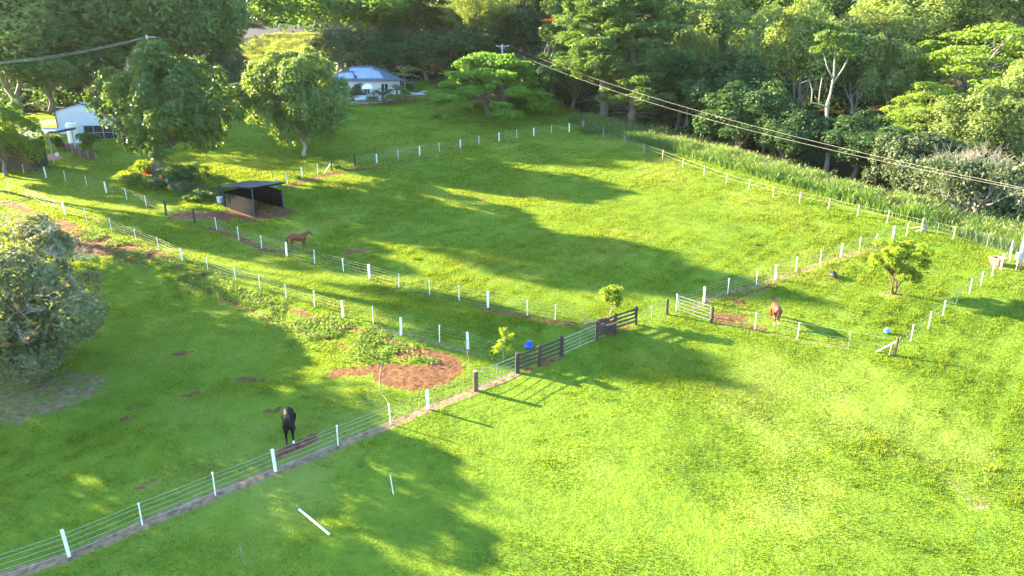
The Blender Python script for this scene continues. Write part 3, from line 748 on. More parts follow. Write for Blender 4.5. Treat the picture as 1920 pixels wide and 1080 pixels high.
FOREST = [
    # --- wall of trees beyond the shed and drive
    ('lump', 0, 20, 117, -35, 250, 'pale sunlit tree at the edge of the wood above the carport'),
    ('lump', 1, 110, 124, -50, 230, 'pale lit lumpy crown standing over the sagging roadside power line'),
    ('mid', 0, 170, 117, 55, 210, 'dark low tree close behind the white shed gable'),
    ('mid', 0, 95, 116, 90, 170, 'mid green tree directly behind the carport roof'),
    ('mid', 1, 235, 125, -150, 250, 'shaded grey green tree rising behind the thin power pole'),
    ('mid', 2, 320, 122, -30, 220, 'dark green tree just beyond the top of the thin power pole'),
    ('mid', 2, 380, 121, -80, 190, 'big shady tree with a stout trunk beside the bright meadow'),
    ('mid', 1, 345, 130, -60, 180, 'tall dark tree behind the stout trunked tree by the meadow'),
    ('mid', 2, 30, 135, -110, 260, 'tall dark tree filling the corner above the pale sunlit crowns'),
    ('mid', 0, 190, 140, -120, 260, 'tall shaded tree whose top leaves the picture above the shed'),
    ('dark', 1, 300, 118, 120, 120, 'dark understorey tree hidden behind the mango tree'),
    ('grey', 0, 432, 124, 78, 80, 'round pale grey bush at the edge of the bright meadow'),
    ('mid', 1, 500, 178, -60, 130, 'dark blue green tree at the bend of the road'),
    ('dark', 2, 560, 185, -50, 170, 'dark tree behind the small road sign'),
    ('dark', 1, 660, 175, -80, 170, 'deep green tree above the road beyond the meadow'),
    # --- above the house
    ('bright', 0, 640, 143, -40, 210, 'sunlit leafy tree overhanging the road next to the meadow'),
    ('bright', 1, 700, 146, -30, 170, 'light green tree with a grey limb above the house roof'),
    ('grey', 1, 680, 138, 55, 150, 'twiggy grey thicket tree directly behind the house'),
    ('grey', 0, 612, 152, 62, 70, 'pale flowering bush between the meadow and the house'),
    ('mid', 2, 780, 150, -40, 130, 'tall tree with a thin white trunk beyond the palms'),
    ('dark', 2, 735, 139, 60, 110, 'dark bushy tree behind the tall white tank stand'),
    ('dark', 0, 800, 137, 75, 120, 'dark tree between the palms and the poinciana'),
    ('dark', 1, 850, 150, -50, 150, 'dark tree at the back of the bamboo'),
    ('dark', 2, 925, 139, 20, 150, 'dark tree in shade between the bamboo and the timber power pole'),
    ('dark', 1, 975, 142, -40, 130, 'blackish green tree behind the crossarm of the power pole'),
    ('mid', 0, 1070, 140, -60, 140, 'dark green tree between the red flowered tree and the pines'),
    ('dark', 2, 1075, 122, 95, 120, 'shaded bushy tree at the corner of the paddock'),
    ('dark', 0, 1000, 126, 110, 110, 'dark shrubby tree behind the poinciana canopy'),
    # --- hillside beyond the creek
    ('mid', 0, 1235, 124, -10, 110, 'olive tree close behind the second pine'),
    ('lump', 2, 1215, 138, -30, 120, 'small knobbly pale crown high behind the pines'),
    ('dark', 1, 1270, 113, 85, 130, 'dull green rounded tree under the knobbly pale crowns'),
    ('lump', 0, 1330, 124, -5, 150, 'knobbly sunlit camphor crown with a smaller twin lump in front'),
    ('lump', 1, 1290, 112, 60, 90, 'small knobbly crown in front of the sunlit camphor'),
    ('dark', 2, 1375, 102, 115, 150, 'dark green dome above the tall grass slope'),
    ('mid', 1, 1305, 108, 112, 130, 'shaded tree with thin pale stems beside the power line'),
    ('dark', 0, 1385, 96, 165, 150, 'low dark tree at the top edge of the tall grass'),
    ('mid', 2, 1430, 95, 165, 110, 'fresh green bushy tree in the shade before the camphor'),
    ('lump', 0, 1485, 106, 22, 185, 'broad camphor with tall sunlit lobes beside the bleached trunk'),
    ('lump', 2, 1595, 104, 40, 150, 'camphor with clustered brown stems behind the bleached trunk'),
    ('dark', 1, 1475, 90, 195, 130, 'very dark bush tree at the foot of the bleached trunk'),
    ('dark', 2, 1600, 86, 215, 150, 'deep shaded tree between the bleached trunk and the bare tree'),
    ('dark', 0, 1680, 83, 235, 150, 'shaded dark crown above the end of the tall grass'),
    ('lump', 1, 1690, 112, -30, 200, 'tall cylindrical pale crowned tree on the hill skyline'),
    ('lump', 2, 1665, 98, 95, 120, 'pale lumpy tree below the tall cylindrical crown'),
    ('flat', 0, 1810, 96, 42, 260, 'flat layered albizia with pale forking branches'),
    ('flat', 1, 1720, 86, 150, 170, 'bright layered tree with yellow green tiers above the dark gully'),
    ('lump', 0, 1900, 83, 120, 140, 'pale grey green lumpy tree at the far end of the creek'),
    ('lump', 1, 1790, 80, 185, 170, 'soft pale mound of foliage over the bare branched tree'),
    ('grey', 1, 1700, 76, 250, 130, 'grey green bush beside the bare branched tree'),
    ('lump', 2, 1880, 110, -40, 190, 'hazy olive crown behind the flat layered albizia'),
    ('bright', 0, 1480, 140, -30, 170, 'yellow green tree on the ridge behind the broad camphor'),
    ('dark', 1, 1570, 128, -20, 150, 'shaded ridge tree between two pale camphors'),
    ('bright', 1, 1390, 150, -50, 170, 'bright ridge tree over the knobbly camphor crown'),
    ('mid', 2, 1290, 152, -60, 150, 'soft green ridge tree over the pines'),
    ('mid', 0, 1600, 150, -60, 170, 'mid green ridge tree peeping over the shaded gap'),
    ('mid', 1, 1770, 138, -60, 190, 'olive ridge tree over the flat layered albizia'),
    ('mid', 0, 1150, 150, -70, 150, 'dim green tree whose top is lost behind the first pine'),
]
for f_ in FOREST: forest(*f_)
# trees outside the frame: their shadows lie across the paddocks
PR['high'] = lobed(181, 25, 11, 13, 44, 1.7, .28, 14000, L['mid'], M['bark'], .4, low=-.9)
PR['top'] = lobed(183, 26, 10, 19, 36, 1.5, .28, 11000, L['mid'], M['bark'], .4, low=-.9)
for (x, y, h, w, k) in [(-66, 78, 19, 8, 9), (-66, 70.9, 26.5, 6.5, 8), (-76, 89.2, 32, 9, 8), (-56, 53, 14.2, 20, 2), (-47, 47, 10, 10, 0), (-50, 37.2, 18, 11, 7), (-88, 104, 15, 13, 2)]:
    pr = PR['high'] if k == 9 else PR['top'] if k == 8 else PR['dark'][0] if k == 7 else PR['mid'][k]
    place(pr, Vector((x, y, float(zt(x, y)))), w / pr['W'], h / pr['H'], 'forest_tree', 'tall tree outside the picture whose long shadow crosses the paddock', 'tree', 'trees west of the paddocks')

# ------------------------------------------------------------------ single trees in the open
def hero(pr, p, top, wpx, name, label, cat='tree', rot=0.0):
    return place(pr, p, wpx / pxm(p) / pr['W'], height_for(p, top) / pr['H'], name, label, cat, None, rot)

pr = lobed(211, 13.5, 15.5, 1.4, 115, 1.25, .23, 32000, L['glossy'], M['bark'], .85, low=-.75, limbs=30, forks=1)
o = hero(pr, G(296, 328), 97, 238, 'mango_tree', 'huge dark mango tree with a thick trunk above a flower bed', rot=3.6)
for c_ in o.children:
    if c_.name.startswith('crown'): c_.location = (rz(-3.6) @ Vector((2.3, 0, 0)))
pr = lobed(227, 13, 12.0, 1.0, 125, 1.3, .21, 34000, L['olive'], M['palebark'], .24, low=-.85, irr_a=.12, limbs=26)
hero(pr, G(572, 292), 84, 172, 'round_tree', 'round light green tree with a slim trunk alone on the lawn', rot=1.1)
pr = lobed(231, 9, 17, .6, 120, 1.15, .24, 24000, L['fresh'], M['bark'], .40, 'umbrella', forks=2, limbs=30)
hero(pr, G(925, 216), 95, 222, 'poinciana_tree', 'wide umbrella shaped poinciana spreading over the brown rail fence', rot=.5)
pr = lobed(245, 9, 7.5, 1.0, 60, .95, .16, 15000, L['lime'], M['bark'], .25, low=-.8, limbs=16)
hero(pr, G(12, 330), 190, 112, 'garden_tree', 'yellow green garden tree half hiding the carport', rot=.3)
# willowy grey bush tree close on the left, with dead twigs
p = at(52, 37.4)
pr = lobed(256, 9.5, 8.5, .5, 66, .95, .12, 29000, L['silver'], M['bark'], .22, irr_a=.42, low=-.95, limbs=40, forks=3)
o = hero(pr, p, 416, 300, 'bottlebrush_tree', 'dense grey green tree with dead twigs standing over leaf litter', rot=.4)
b = MB(); rg = np.random.default_rng(77)
for i in range(26):
    u = rg.normal(size=3); u[2] = abs(u[2]) * .8 - .1; u[1] = -abs(u[1]) * .8; u[0] = abs(u[0]) * .9 + (-.2 if i % 3 else .1); u /= np.linalg.norm(u)
    c = np.array([0, 0, 4.9]) + u * np.array([3.5, 3.5, 4.2])
    grow(b, c * [.93, .93, .98], u * .7 + rg.normal(size=3) * .4, .62, .026, 3, rg, .6, 3, .02, .72)
b.build('dead_twigs', mat('pale_dead_twigs', (.27, .25, .215), .85, var=.2), o)
b = MB(); Pn = []
for i in range(300):
    u = rg.normal(size=3); u /= np.linalg.norm(u)
    if u[2] < -.3: continue
    Pn.append(np.array([0, 0, 5.0]) + u * np.array([4.1, 4.1, 4.5]) * (.97 + .06 * rg.random()))
Pn = np.array(Pn); link('young_leaves', leaf_mesh('young_leaves', leaf_quads(Pn, Pn - [0, 0, 5], .10, .4, rg), leaf_mat('leaf_coppery', (.26, .13, .05), (.34, .24, .08), .4)), o)

# pines, bamboo, flowering tulip tree, dead and bare trees
def sp(pr, px, Y, top, wpx, name, label, cat='tree', rot=None):
    p = at(px, Y); return place(pr, p, wpx / pxm(p) / pr['W'], height_for(p, top) / pr['H'], name, label, cat, None, rot)
sp(PR['pine'][0], 1127, 111, -85, 185, 'pine_tree', 'tall pine with a bare lower trunk at the paddock corner', rot=.2)
sp(PR['pine'][1], 1180, 108, -60, 175, 'pine_tree', 'shaggy pine with low drooping boughs next to the tall grass', rot=1.9)
sp(bamboo(301, 20, 12, L['bamboo']), 900, 136, -45, 165, 'bamboo_clump', 'pale feathery bamboo clump arching over the timber power pole', 'bamboo', 0)
pr = lobed(311, 16, 7, 6, 22, 1.15, .22, 5200, L['mid'], M['palebark'], .34, 'tall', low=-.8, limbs=16)
o = sp(pr, 1040, 127, 36, 92, 'tulip_tree', 'slender tree with red flowers at its very top', rot=0)
rg = np.random.default_rng(5); Pn = np.array([[rg.normal() * .8, rg.normal() * .6, 15.8 + rg.normal() * .22] for i in range(60)])
link('flowers', leaf_mesh('flowers', leaf_quads(Pn, rg.normal(size=Pn.shape) + [0, -.5, .8], .19, .8, rg), M['red']), o)
b, tips = bare(321, 6.2, 10, M['twig'], 6)
p = at(1800, 66.5); o = empty('bare_tree', p, 'bare branched grey tree spreading over the seeding grass', 'tree')
b.build('trunk', M['twig'], o, smooth=True)
rg = np.random.default_rng(9); T = np.array(tips)
if len(T): o.scale = (9.6 / max(.1, np.ptp(T[:, 0])),) * 2 + (height_for(p, 262) / T[:, 2].max(),)
k = rg.random(len(T)) < .8; T = T[k]; T = np.repeat(T, 12, 0) + rg.normal(size=(len(T) * 12, 3)) * .45; T = T[T[:, 2] < np.percentile(T[:, 2], 72)]
link('crown', leaf_mesh('crown', leaf_quads(T, rg.normal(size=T.shape) + [0, 0, .5], .13, .5, rg), L['grey']), o)
p = at(1547, 88); H = height_for(p, 62)
o = empty('dead_tree', p, 'tall bleached trunk with one crooked dead arm before the camphor', 'tree')
b = MB(); Hs = H / 16
b.tube([(0, 0, -.5), (.05, 0, 2), (-.25, 0, 4), (-.75, 0, 6.5), (-.95, .1, 8), (-.7, .1, 9.5), (-.55, .2, 11.5), (-.75, .2, 13.5), (-.9, .2, 15.5)], [.40, .30, .24, .21, .19, .14, .11, .08, .04], 9)
b.tube([(-.95, .1, 8), (-2.0, 0, 8.3), (-3.0, -.1, 8.5), (-3.05, -.1, 9.8), (-3.6, 0, 11.0), (-4.5, 0, 10.6)], [.14, .11, .09, .07, .05, .02], 7)
b.tube([(-2.0, 0, 8.3), (-2.05, .1, 9.8), (-2.0, .1, 11.2)], [.09, .07, .04], 6)
b.tube([(-.6, .2, 11), (-1.6, .1, 12.5), (-2.2, 0, 13.8)], [.1, .08, .04], 6); b.tube([(-.6, .2, 10.4), (.4, .1, 12.2), (.9, 0, 13.6)], [.1, .08, .04], 6)
to = b.build('trunk', M['deadwood'], o, smooth=True); to.scale = (1, 1, Hs)
rg = np.random.default_rng(19); C = np.array([[-.9, .2, 15.2], [-2.2, 0, 14.2], [.7, 0, 13.9], [-1.9, .4, 15.6], [.2, .3, 15.4]]); R_ = np.array([[1.5, 1.5, .6]] * 5)
co = link('crown', leaf_mesh('crown', lump_leaves(C, R_, [420] * 5, .2, .5, rg, np.array([-.6, 0, 12.])), L['bright']), o); co.scale = (1, 1, Hs)

# small trees and saplings in the paddocks
def feathery(seed, H, W, lm, n=26, per=230, leaf=.055, asp=.4):
    rg = np.random.default_rng(seed); b = MB(); C = []
    for f in range(5):
        a = f * 1.26; top = np.array([cos(a) * W * .16, sin(a) * W * .16, H * .62]); P = limb_path([cos(a) * .04, sin(a) * .04, -.1], top, rg, .05, 6, 0); b.tube(P, [.05, .04, .032, .026, .02, .014], 5)
        for k in range(n // 5):
            aa = a + rg.normal() * .6; r = W * (.14 + .34 * rg.random()); c = np.array([cos(aa) * r, sin(aa) * r, H * (.36 + .6 * rg.random() - .10 * r / W)]); C.append(c)
            b.tube(limb_path(P[rg.integers(2, 5)], c, rg, .08, 4, .25), [.018, .014, .01, .006], 4)
    C = np.array(C); R_ = np.tile([.34 * W / 2.6, .34 * W / 2.6, .17 * H / 2.6], (len(C), 1))
    V = lump_leaves(C, R_, [per] * len(C), leaf, asp, rg, np.array([0, 0, H * .4]), shell=.5, nrand=1.0)
    return dict(parts=[('trunk', b.mesh('trunk', M['brown'], True)), ('crown', leaf_mesh('crown', V, lm))], H=H, W=W)
hero(feathery(401, 2.6, 2.6, L['feather'], 52, 330, .062), G(1677, 552), 450, 92, 'small_tree', 'small feathery yellow green tree casting a long shadow', rot=.5)
def sapling(seed, H, clumps, lm, leaf=.12):
    rg = np.random.default_rng(seed); b = MB(); P = limb_path([0, 0, -.05], [.05, 0, H * .93], rg, .02, 7, 0); b.tube(P, [.03, .028, .024, .02, .016, .012, .008], 6)
    Ps = []; Ns = []
    for (x, y, z, r, n) in clumps:
        c = np.array([x, y, z]) * 1.0; st = min(P, key=lambda q: abs(q[2] - (z - .25))); b.tube([st, (np.array(st) + c) / 2 + [0, 0, .06], c], [.013, .010, .006], 4)
        u = rg.normal(size=(n, 3)); u /= np.linalg.norm(u, axis=1, keepdims=True); Ps.append(c + u * r * (.3 + .7 * rg.random((n, 1)))); Ns.append(u * .5 + rg.normal(size=u.shape) * .6 + [0, 0, .5])
    V = leaf_quads(np.concatenate(Ps), np.concatenate(Ns), leaf, .3, rg)
    return dict(parts=[('trunk', b.mesh('trunk', M['palebark'], True)), ('crown', leaf_mesh('crown', V, lm))], H=H, W=1)
def put(pr, p, name, label, cat, rot=0): 
    return place(pr, p, 1, 1, name, label, cat, None, rot)
put(sapling(411, 2.35, [(0, 0, 2.2, .28, 60), (.1, 0, 1.9, .26, 50), (.45, .1, 1.75, .26, 45), (-.15, 0, 1.35, .30, 60), (-.42, -.1, 1.05, .3, 60), (.35, 0, 1.0, .26, 45), (-.25, .2, .85, .26, 45), (.3, .1, .75, .2, 30)], L['feather']), G(944, 683), 'sapling', 'thin sapling with tufts of lime leaves beside the blue tub', 'sapling')
put(sapling(412, .62, [(0, 0, .5, .26, 60), (.1, 0, .4, .2, 30)], L['feather']), G(923, 676), 'seedling', 'little pale leafed seedling at the foot of the thin sapling', 'seedling')
put(sapling(413, 2.3, [(0, 0, 2.1, .42, 110), (-.45, 0, 1.9, .4, 100), (.45, .1, 1.95, .42, 110), (.5, 0, 1.5, .36, 80), (.2, -.2, 1.35, .36, 80), (-.3, .1, 1.4, .3, 50), (.45, 0, 1.05, .28, 50)], L['feather'], .16), G(1144, 598), 'sapling', 'leafy round headed sapling behind the dark rails', 'sapling', 0)
for i, (px, py, h, r, lb) in enumerate([(1186, 238, 1.9, 1.3, 'bright low bush under the shaggy pine'), (1470, 318, 2.2, 1.4, 'blue green shrub standing out of the tall grass'), (172, 282, 2.3, 1.2, 'round pale shrub beside the cream water tank'), (112, 281, 1.7, .6, 'little shrub growing between the carport posts'),
        (670, 186, 2.6, 1.6, 'grey shrub beside the white parasol'), (400, 372, 1.0, 1.7, 'creeper mound on the wire beside the black shelter'), (1100, 250, .9, 1.3, 'creeper smothering the corner of the far paddock fence'), (1860, 425, 1.6, 1.6, 'dark shrub at the foot of the bare branched tree'), (1735, 408, 1.8, 1.5, 'shaded shrub left of the bare stems by the tall grass'.replace('left of', 'below'))]):
    p = G(px, py); rg = np.random.default_rng(500 + i); n = 14
    C = np.stack([rg.normal(size=n) * r * .45, rg.normal(size=n) * r * .45, h * (.2 + .6 * rg.random(n))], 1); R_ = np.tile([r * .42, r * .42, h * .25], (n, 1))
    o = empty('shrub', p, lb, 'shrub'); b = MB()
    for c in C[:7]: b.tube([(0, 0, -.1), c * [.4, .4, .5], c], [.04, .03, .015], 5)
    b.build('stems', M['bark'], o); link('crown', leaf_mesh('crown', lump_leaves(C, R_, [150] * n, .12, .5, rg, np.zeros(3)), L[['bright', 'grey', 'bright', 'mid', 'grey', 'mid', 'bright', 'dark', 'dark'][i]]), o)

# flower bed at the mango tree
BED = [(262, 345, .9, 'weed', 'grey leaved border plant in the bed'), (282, 352, 1.0, 'weed', 'broad pale border plant in the bed'), (300, 356, 1.1, 'grey', 'silvery plant at the front of the bed'), (330, 352, 1.5, 'dark', 'dark bush on the shaded side of the bed'),
       (352, 345, 1.6, 'dark', 'dark drooping bush at the far end of the bed'), (270, 330, 1.3, 'lime', 'tall lime plant against the mango trunk'), (318, 338, 1.1, 'mid', 'green plant between the trunk and the red cordyline'), (360, 330, 1.2, 'mid', 'mid green plant behind the dark drooping bush'), (342, 360, .7, 'grey', 'low plant spilling onto the lawn at the bed edge')]
for i, (px, py, h, lm, lb) in enumerate(BED):
    p = G(px, py); rg = np.random.default_rng(600 + i); n = 9; r = .95
    h *= 1.35; n = 12; r = 1.3; C = np.stack([rg.normal(size=n) * r * .5, rg.normal(size=n) * r * .4, h * (.2 + .6 * rg.random(n))], 1)
    o = empty('garden_plant', p, lb, 'plant', 'plants in the bed round the mango tree'); b = MB()
    for c in C[:5]: b.tube([(0, 0, -.1), c], [.03, .012], 5)
    b.build('stems', M['bark'], o); link('leaves', leaf_mesh('leaves', lump_leaves(C, np.tile([.55, .55, .4], (n, 1)), [90] * n, .15, .4, rg, np.zeros(3), nrand=.9), L[lm]), o)
for i, (px, py, h, lb) in enumerate([(278, 336, 1.0, 'red leaved cordyline close to the mango trunk'), (303, 350, 1.25, 'red and pink cordyline at the front of the flower bed')]):
    p = G(px, py); o = empty('cordyline', p, lb, 'plant'); rg = np.random.default_rng(640 + i); b = MB(); b.tube([(0, 0, -.1), (0, 0, h * .6)], .03, 5); b.build('stem', M['bark'], o)
    n = 70; u = rg.normal(size=(n, 3)); u[:, 2] = np.abs(u[:, 2]); u /= np.linalg.norm(u, axis=1, keepdims=True); P_ = np.array([0, 0, h * .55]) + u * .5 * (.4 + .6 * rg.random((n, 1)))
    link('leaves', leaf_mesh('leaves', leaf_quads(P_, np.cross(u, rg.normal(size=u.shape)), .2, .28, rg), leaf_mat('leaf_red', (.30, .045, .03), (.45, .12, .06), .45, tcol=(1.2, .8, .6))), o)

# palms by the house
def palm(p, H, n, L_, droop, label, seed, mt):
    rg = np.random.default_rng(seed); o = empty('palm_tree', p, label, 'palm'); b = MB()
    b.tube([(0, 0, -.2), (.05, 0, H * .5), (0, 0, H)], [.22, .18, .15], 9); b.build('trunk', M['bark'], o, smooth=True)
    Vs = []
    for i in range(n):
        a = 6.283 * i / n * 2.4 + rg.random() * .4; e = .2 + 1.1 * rg.random(); P = []
        for t in np.linspace(0, 1, 8):
            r = L_ * (t * cos(e) + .0); z = L_ * (t * sin(e)) - droop * L_ * t * t; P.append(np.array([cos(a) * r, sin(a) * r, H + z]))
        m = 46; t = rg.random(m); q = np.array([np.interp(t, np.linspace(0, 1, 8), [x[k] for x in P]) for k in range(3)]).T
        sd = np.array([-sin(a), cos(a), 0]); s = np.where(rg.random(m) < .5, 1, -1)[:, None]; w = (.42 * np.sin(pi * (t * .85 + .1)))[:, None]
        ax = np.array([cos(a), sin(a), .1]) * .45; tip = q + (sd * s + ax - np.array([0, 0, .35])) * w * 1.5; wd = np.cross(sd * s + ax, [0, 0, 1]); wd = wd / np.linalg.norm(wd, axis=1, keepdims=True) * .06
        Vs.append(np.stack([q - wd, (q + tip) / 2 - wd, tip, (q + tip) / 2 + wd], 1).reshape(-1, 3))
    link('crown', leaf_mesh('crown', np.concatenate(Vs), mt), o)
palm(at(760, 124.5), 4.2, 40, 3.6, .5, 'upright palm with arching fronds at the house corner', 701, L['palm'])
palm(at(718, 121.5), 1.6, 34, 2.9, .6, 'low silvery palm in front of the house wall', 702, L['grey'])
palm(at(745, 122.5), 2.2, 34, 2.8, .7, 'bushy palm between the silvery palm and the upright palm', 703, L['palm'])

# leafy undergrowth on the wooded banks
rng = np.random.default_rng(91); Pu = []
for k in range(60000):
    if len(Pu) >= 3600: break
    x = rng.random() * 230 - 130; y = 60 + rng.random() * 170
    if abs(x) > fwd(y, zt(x, y)) * .76 + 6: continue
    if wooded(x, y) < .5: continue
    if min(float(seg_dist(np.array([x]), np.array([y]), q[::4] + [q[-1]])[0]) for q, w in ROADS[:2]) < 4.5: continue
    Pu.append((x, y))
Vs = []
for (x, y) in Pu:
    n = 60; r = .7 + 1.0 * rng.random(); h = .8 + 1.8 * rng.random(); z = float(zt(x, y))
    u = rng.normal(size=(n, 3)); u[:, 2] = np.abs(u[:, 2]); u /= np.linalg.norm(u, axis=1, keepdims=True)
    P_ = np.array([x, y, z]) + u * [r, r, h] * (.7 + .3 * rng.random((n, 1))); Vs.append(leaf_quads(P_, u + rng.normal(size=u.shape) * .6, .24, .55, rng))
tag(link('undergrowth', leaf_mesh('undergrowth', np.concatenate(Vs), L['dark'])), 'dark leafy undergrowth under the forest trees', 'undergrowth', kind='stuff')

# ------------------------------------------------------------------ fences
POST = dict(T=(.13, 1.22, 'white'), t=(.065, 1.15, 'white'), D=(.20, 1.30, 'dark'), B=(.16, 1.25, 'brown'), W=(.13, 1.2, 'oldwood'), s=(.05, 1.05, 'galv'))

def fence(name, label, spec, strands, group=None, wr=.0042, h=1.12, wmat='wire', extra=None):
    """posts (pixel x, pixel y, kind) with straight wires or ropes between them: one thing"""
    P = [(G(x, y), k) for x, y, k in spec]; o = empty(name, P[0][0], label, 'fence', group)
    b0 = P[0][0]; rg = random.Random(len(spec))
    for p, k in P:
        if k == '-': continue
        w, hh, mt = POST[k]; m = MB(); q = p - b0; lx = rg.uniform(-.05, .05); ly = rg.uniform(-.05, .05); hh *= rg.uniform(.92, 1.06)
        top = q + Vector((lx, ly, hh)); a = rg.random() * .3
        if k in 'TDBW':
            n = 10 if k in 'DB' else 4
            m.tube([q - Vector((0, 0, .3)), q + (top - q) * .5, top - Vector((0, 0, .02)), top], [w / 2 * (1.3 if n == 4 else 1)] * 3 + [w / 2 * .9 * (1.3 if n == 4 else 1)], n)
        else:
            m.tube([q - Vector((0, 0, .3)), top], w / 2, 6); m.tube([top - Vector((0, 0, .07)), top + Vector((0, 0, .03))], w * .75, 6)
        m.build('post', M[mt], o, label=None if mt == 'white' else {'dark': 'dark timber post', 'brown': 'brown timber post', 'oldwood': 'weathered timber post', 'galv': 'steel post'}[mt])
    for s in strands:
        m = MB(); pts = []
        for (p, k), (q, k2) in zip(P[:-1], P[1:]):
            a = p - b0 + Vector((0, 0, h * s)); c = q - b0 + Vector((0, 0, h * s)); pts += [a, a.lerp(c, .5) - Vector((0, 0, .02))]
        pts.append(P[-1][0] - b0 + Vector((0, 0, h * s))); m.tube(pts, wr, 4); m.build('wire', M[wmat], o)
    return o, [p for p, k in P]

def spec(px, kinds): return [(x, y, k) for (x, y), k in zip(px, kinds)]
S4 = (.97, .8, .58, .36, .14)
fence('post_fence', 'rope fence with white posts running past the black horse to the brown gate post', spec(PX_FRONT, 'TTttTttT-'), S4, wr=.0065)
fence('post_fence', 'rope fence with white posts along the top of the weedy red bank', spec(PX_SECOND, 'tttTttttTtttttTtTtTttt'[:len(PX_SECOND) - 1] + '-'), S4[:4], wr=.0032)
fence('post_fence', 'rope fence with white posts between the chestnut horse and the saplings', spec(PX_THIRD, 'DDtttTttTtttTtts-'), S4)
fence('post_fence', 'rope fence with white posts across the lawn below the carport', [(45, 326, 't'), (87, 334, 'T'), (123, 340, 't'), (163, 349, 't'), (200, 362, 'T'), (238, 374, 't'), (275, 389, 't'), (312, 404, '-')], S4[:4], wr=.0032)
o, P = fence('post_fence', 'rope fence with white posts between the house lawn and the top paddock', [(517, 352, 't'), (539, 345, 't'), (567, 334, 'T'), (596, 327, 't'), (622, 320, 'D'), (666, 311, 'D'), (707, 306, 'T'), (747, 299, 't'), (787, 292, 'T'), (824, 286, 't'), (863, 278, 'T'), (898, 271, 't'), (936, 266, 'T'), (969, 260, 't'), (1001, 255, 'T'), (1034, 250, 't'), (1067, 248, 'T'), (1092, 241, 'W')], S4[:4])
g0 = P[0]; m = MB(); a = G(607, 325) - g0; m.beam(a, G(622, 320) - g0 + Vector((0, 0, .85)), .07, .05); m.build('strut', M['white'], o)
fence('post_fence', 'old timber post and wire fence along the tall seeding grass', spec(PX_CREEK, 'W' * len(PX_CREEK)), (.97, .62), wr=.007)
fence('post_fence', 'rope fence with white posts from the gate to the far fence past the feathery tree', [(1268, 582, 't'), (1320, 567, 'T'), (1364, 551, 't'), (1418, 535, 't'), (1454, 524, 'T'), (1492, 510, 't'), (1538, 495, 't'), (1576, 482, 'T'), (1611, 470, 't'), (1641, 462, 't'), (1673, 450, 'T'), (1699, 443, 't')], S4[:4], wr=.005)
o, P = fence('post_fence', 'low wire fence in front of the grazing horse ending at a strutted corner post', [(1334, 605, '-'), (1415, 618, 't'), (1495, 635, 't'), (1590, 652, 's'), (1677, 668, 'B')], (.97, .5), wr=.005)
g0 = P[0]; c = P[-1] - g0; m = MB(); e = G(1643, 661) - g0; m.beam(e + Vector((0, 0, .05)), c + Vector((-.05, 0, .95)), .07, .06); m.build('strut', M['white'], o)
m = MB(); e = G(1667, 667) - g0; m.beam(e, e + Vector((.05, 0, .65)), .05, .05); m.beam(e + Vector((0, 0, .12)), c + Vector((0, 0, .12)), .05, .05); m.build('brace', M['oldwood'], o)
fence('post_fence', 'thin wire fence of white pickets crossed by the feathery tree shadow', [(1677, 668, '-'), (1707, 641, 't'), (1740, 617, 't'), (1767, 593, 't'), (1791, 573, 's'), (1817, 552, 't'), (1838, 537, 't'), (1859, 519, 't'), (1876, 505, 'T'), (1893, 491, 't')], (.97, .55), wr=.007)
fence('mesh_fence', 'silvery wire mesh fence in front of the grass seed heads beside the power pole', [(1787, 449, 'W'), (1850, 463, 's'), (1893, 476, 't'), (1945, 488, 's')], (1.0, .84, .68, .52, .36, .2), wr=.007, wmat='galv')
fence('mesh_fence', 'short wire fence between the fallen brace and the mesh fence', [(1727, 436, '-'), (1757, 440, 's'), (1787, 449, '-')], (.95, .6, .3), wr=.005)
fence('wire_link', 'short run of wires between the dark rails and the strained gate post', [(1192, 610, '-'), (1222, 600, 's'), (1250, 590, '-')], S4[:4], wr=.005)

def rail_fence(name, label, pts, rails, pw=.2, ph=1.3, rw=.05, rh=.13, mt='dark', pk=12):
    P = [G(*p) for p in pts]; b0 = P[0]; o = empty(name, b0, label, 'fence')
    for p in P:
        q = p - b0; m = MB(); m.tube([q - Vector((0, 0, .3)), q + Vector((0, 0, ph - .03)), q + Vector((0, 0, ph))], [pw / 2, pw / 2 * .97, pw / 2 * .85], pk); m.build('post', M[mt], o)
    for r in rails:
        m = MB()
        for a, c in zip(P[:-1], P[1:]):
            d = (c - a); n = Vector((d.y, -d.x, 0)).normalized() * (pw / 2 + .012) * 0
            m.beam(a - b0 + Vector((0, 0, r)) + n, c - b0 + Vector((0, 0, r)) + n, rw, rh)
        m.build('rail', M[mt], o)
    return o
rail_fence('rail_fence', 'dark rail fence with three posts beside the blue tub', [(970, 700), (1011, 685), (1053, 667)], (.28, .56, .84, 1.12), .26, 1.3)
rail_fence('rail_fence', 'dark rail fence with three posts in front of the brown tub', [(1119, 638), (1153, 622), (1192, 609)], (.28, .56, .84, 1.12), .2, 1.28)
rail_fence('rail_fence', 'long brown three railed fence in front of the house and poinciana', [(655, 203), (693, 199), (722, 197), (750, 195), (778, 192.5), (806, 190), (831, 188), (857, 186.5), (883, 185)], (.35, .72, 1.08), .17, 1.22, .05, .15, 'brown', 6)
rail_fence('rail_fence', 'brown three railed fence between the mango tree and the round tree', [(432, 206), (470, 205), (505, 205), (545, 204)], (.35, .72, 1.08), .17, 1.22, .05, .15, 'brown', 6)
o = empty('gate_post', G(892, 732), 'thick round brown gate post with a long shadow', 'post'); m = MB(); m.tube([(0, 0, -.3), (0, 0, 1.15), (0, 0, 1.2)], [.15, .145, .12], 14); m.build('post', M['brown'], o); m = MB(); m.lathe([(.13, 1.2), (.12, 1.215), (.02, 1.22)], 14); m.build('cap', M['oldwood'], o)
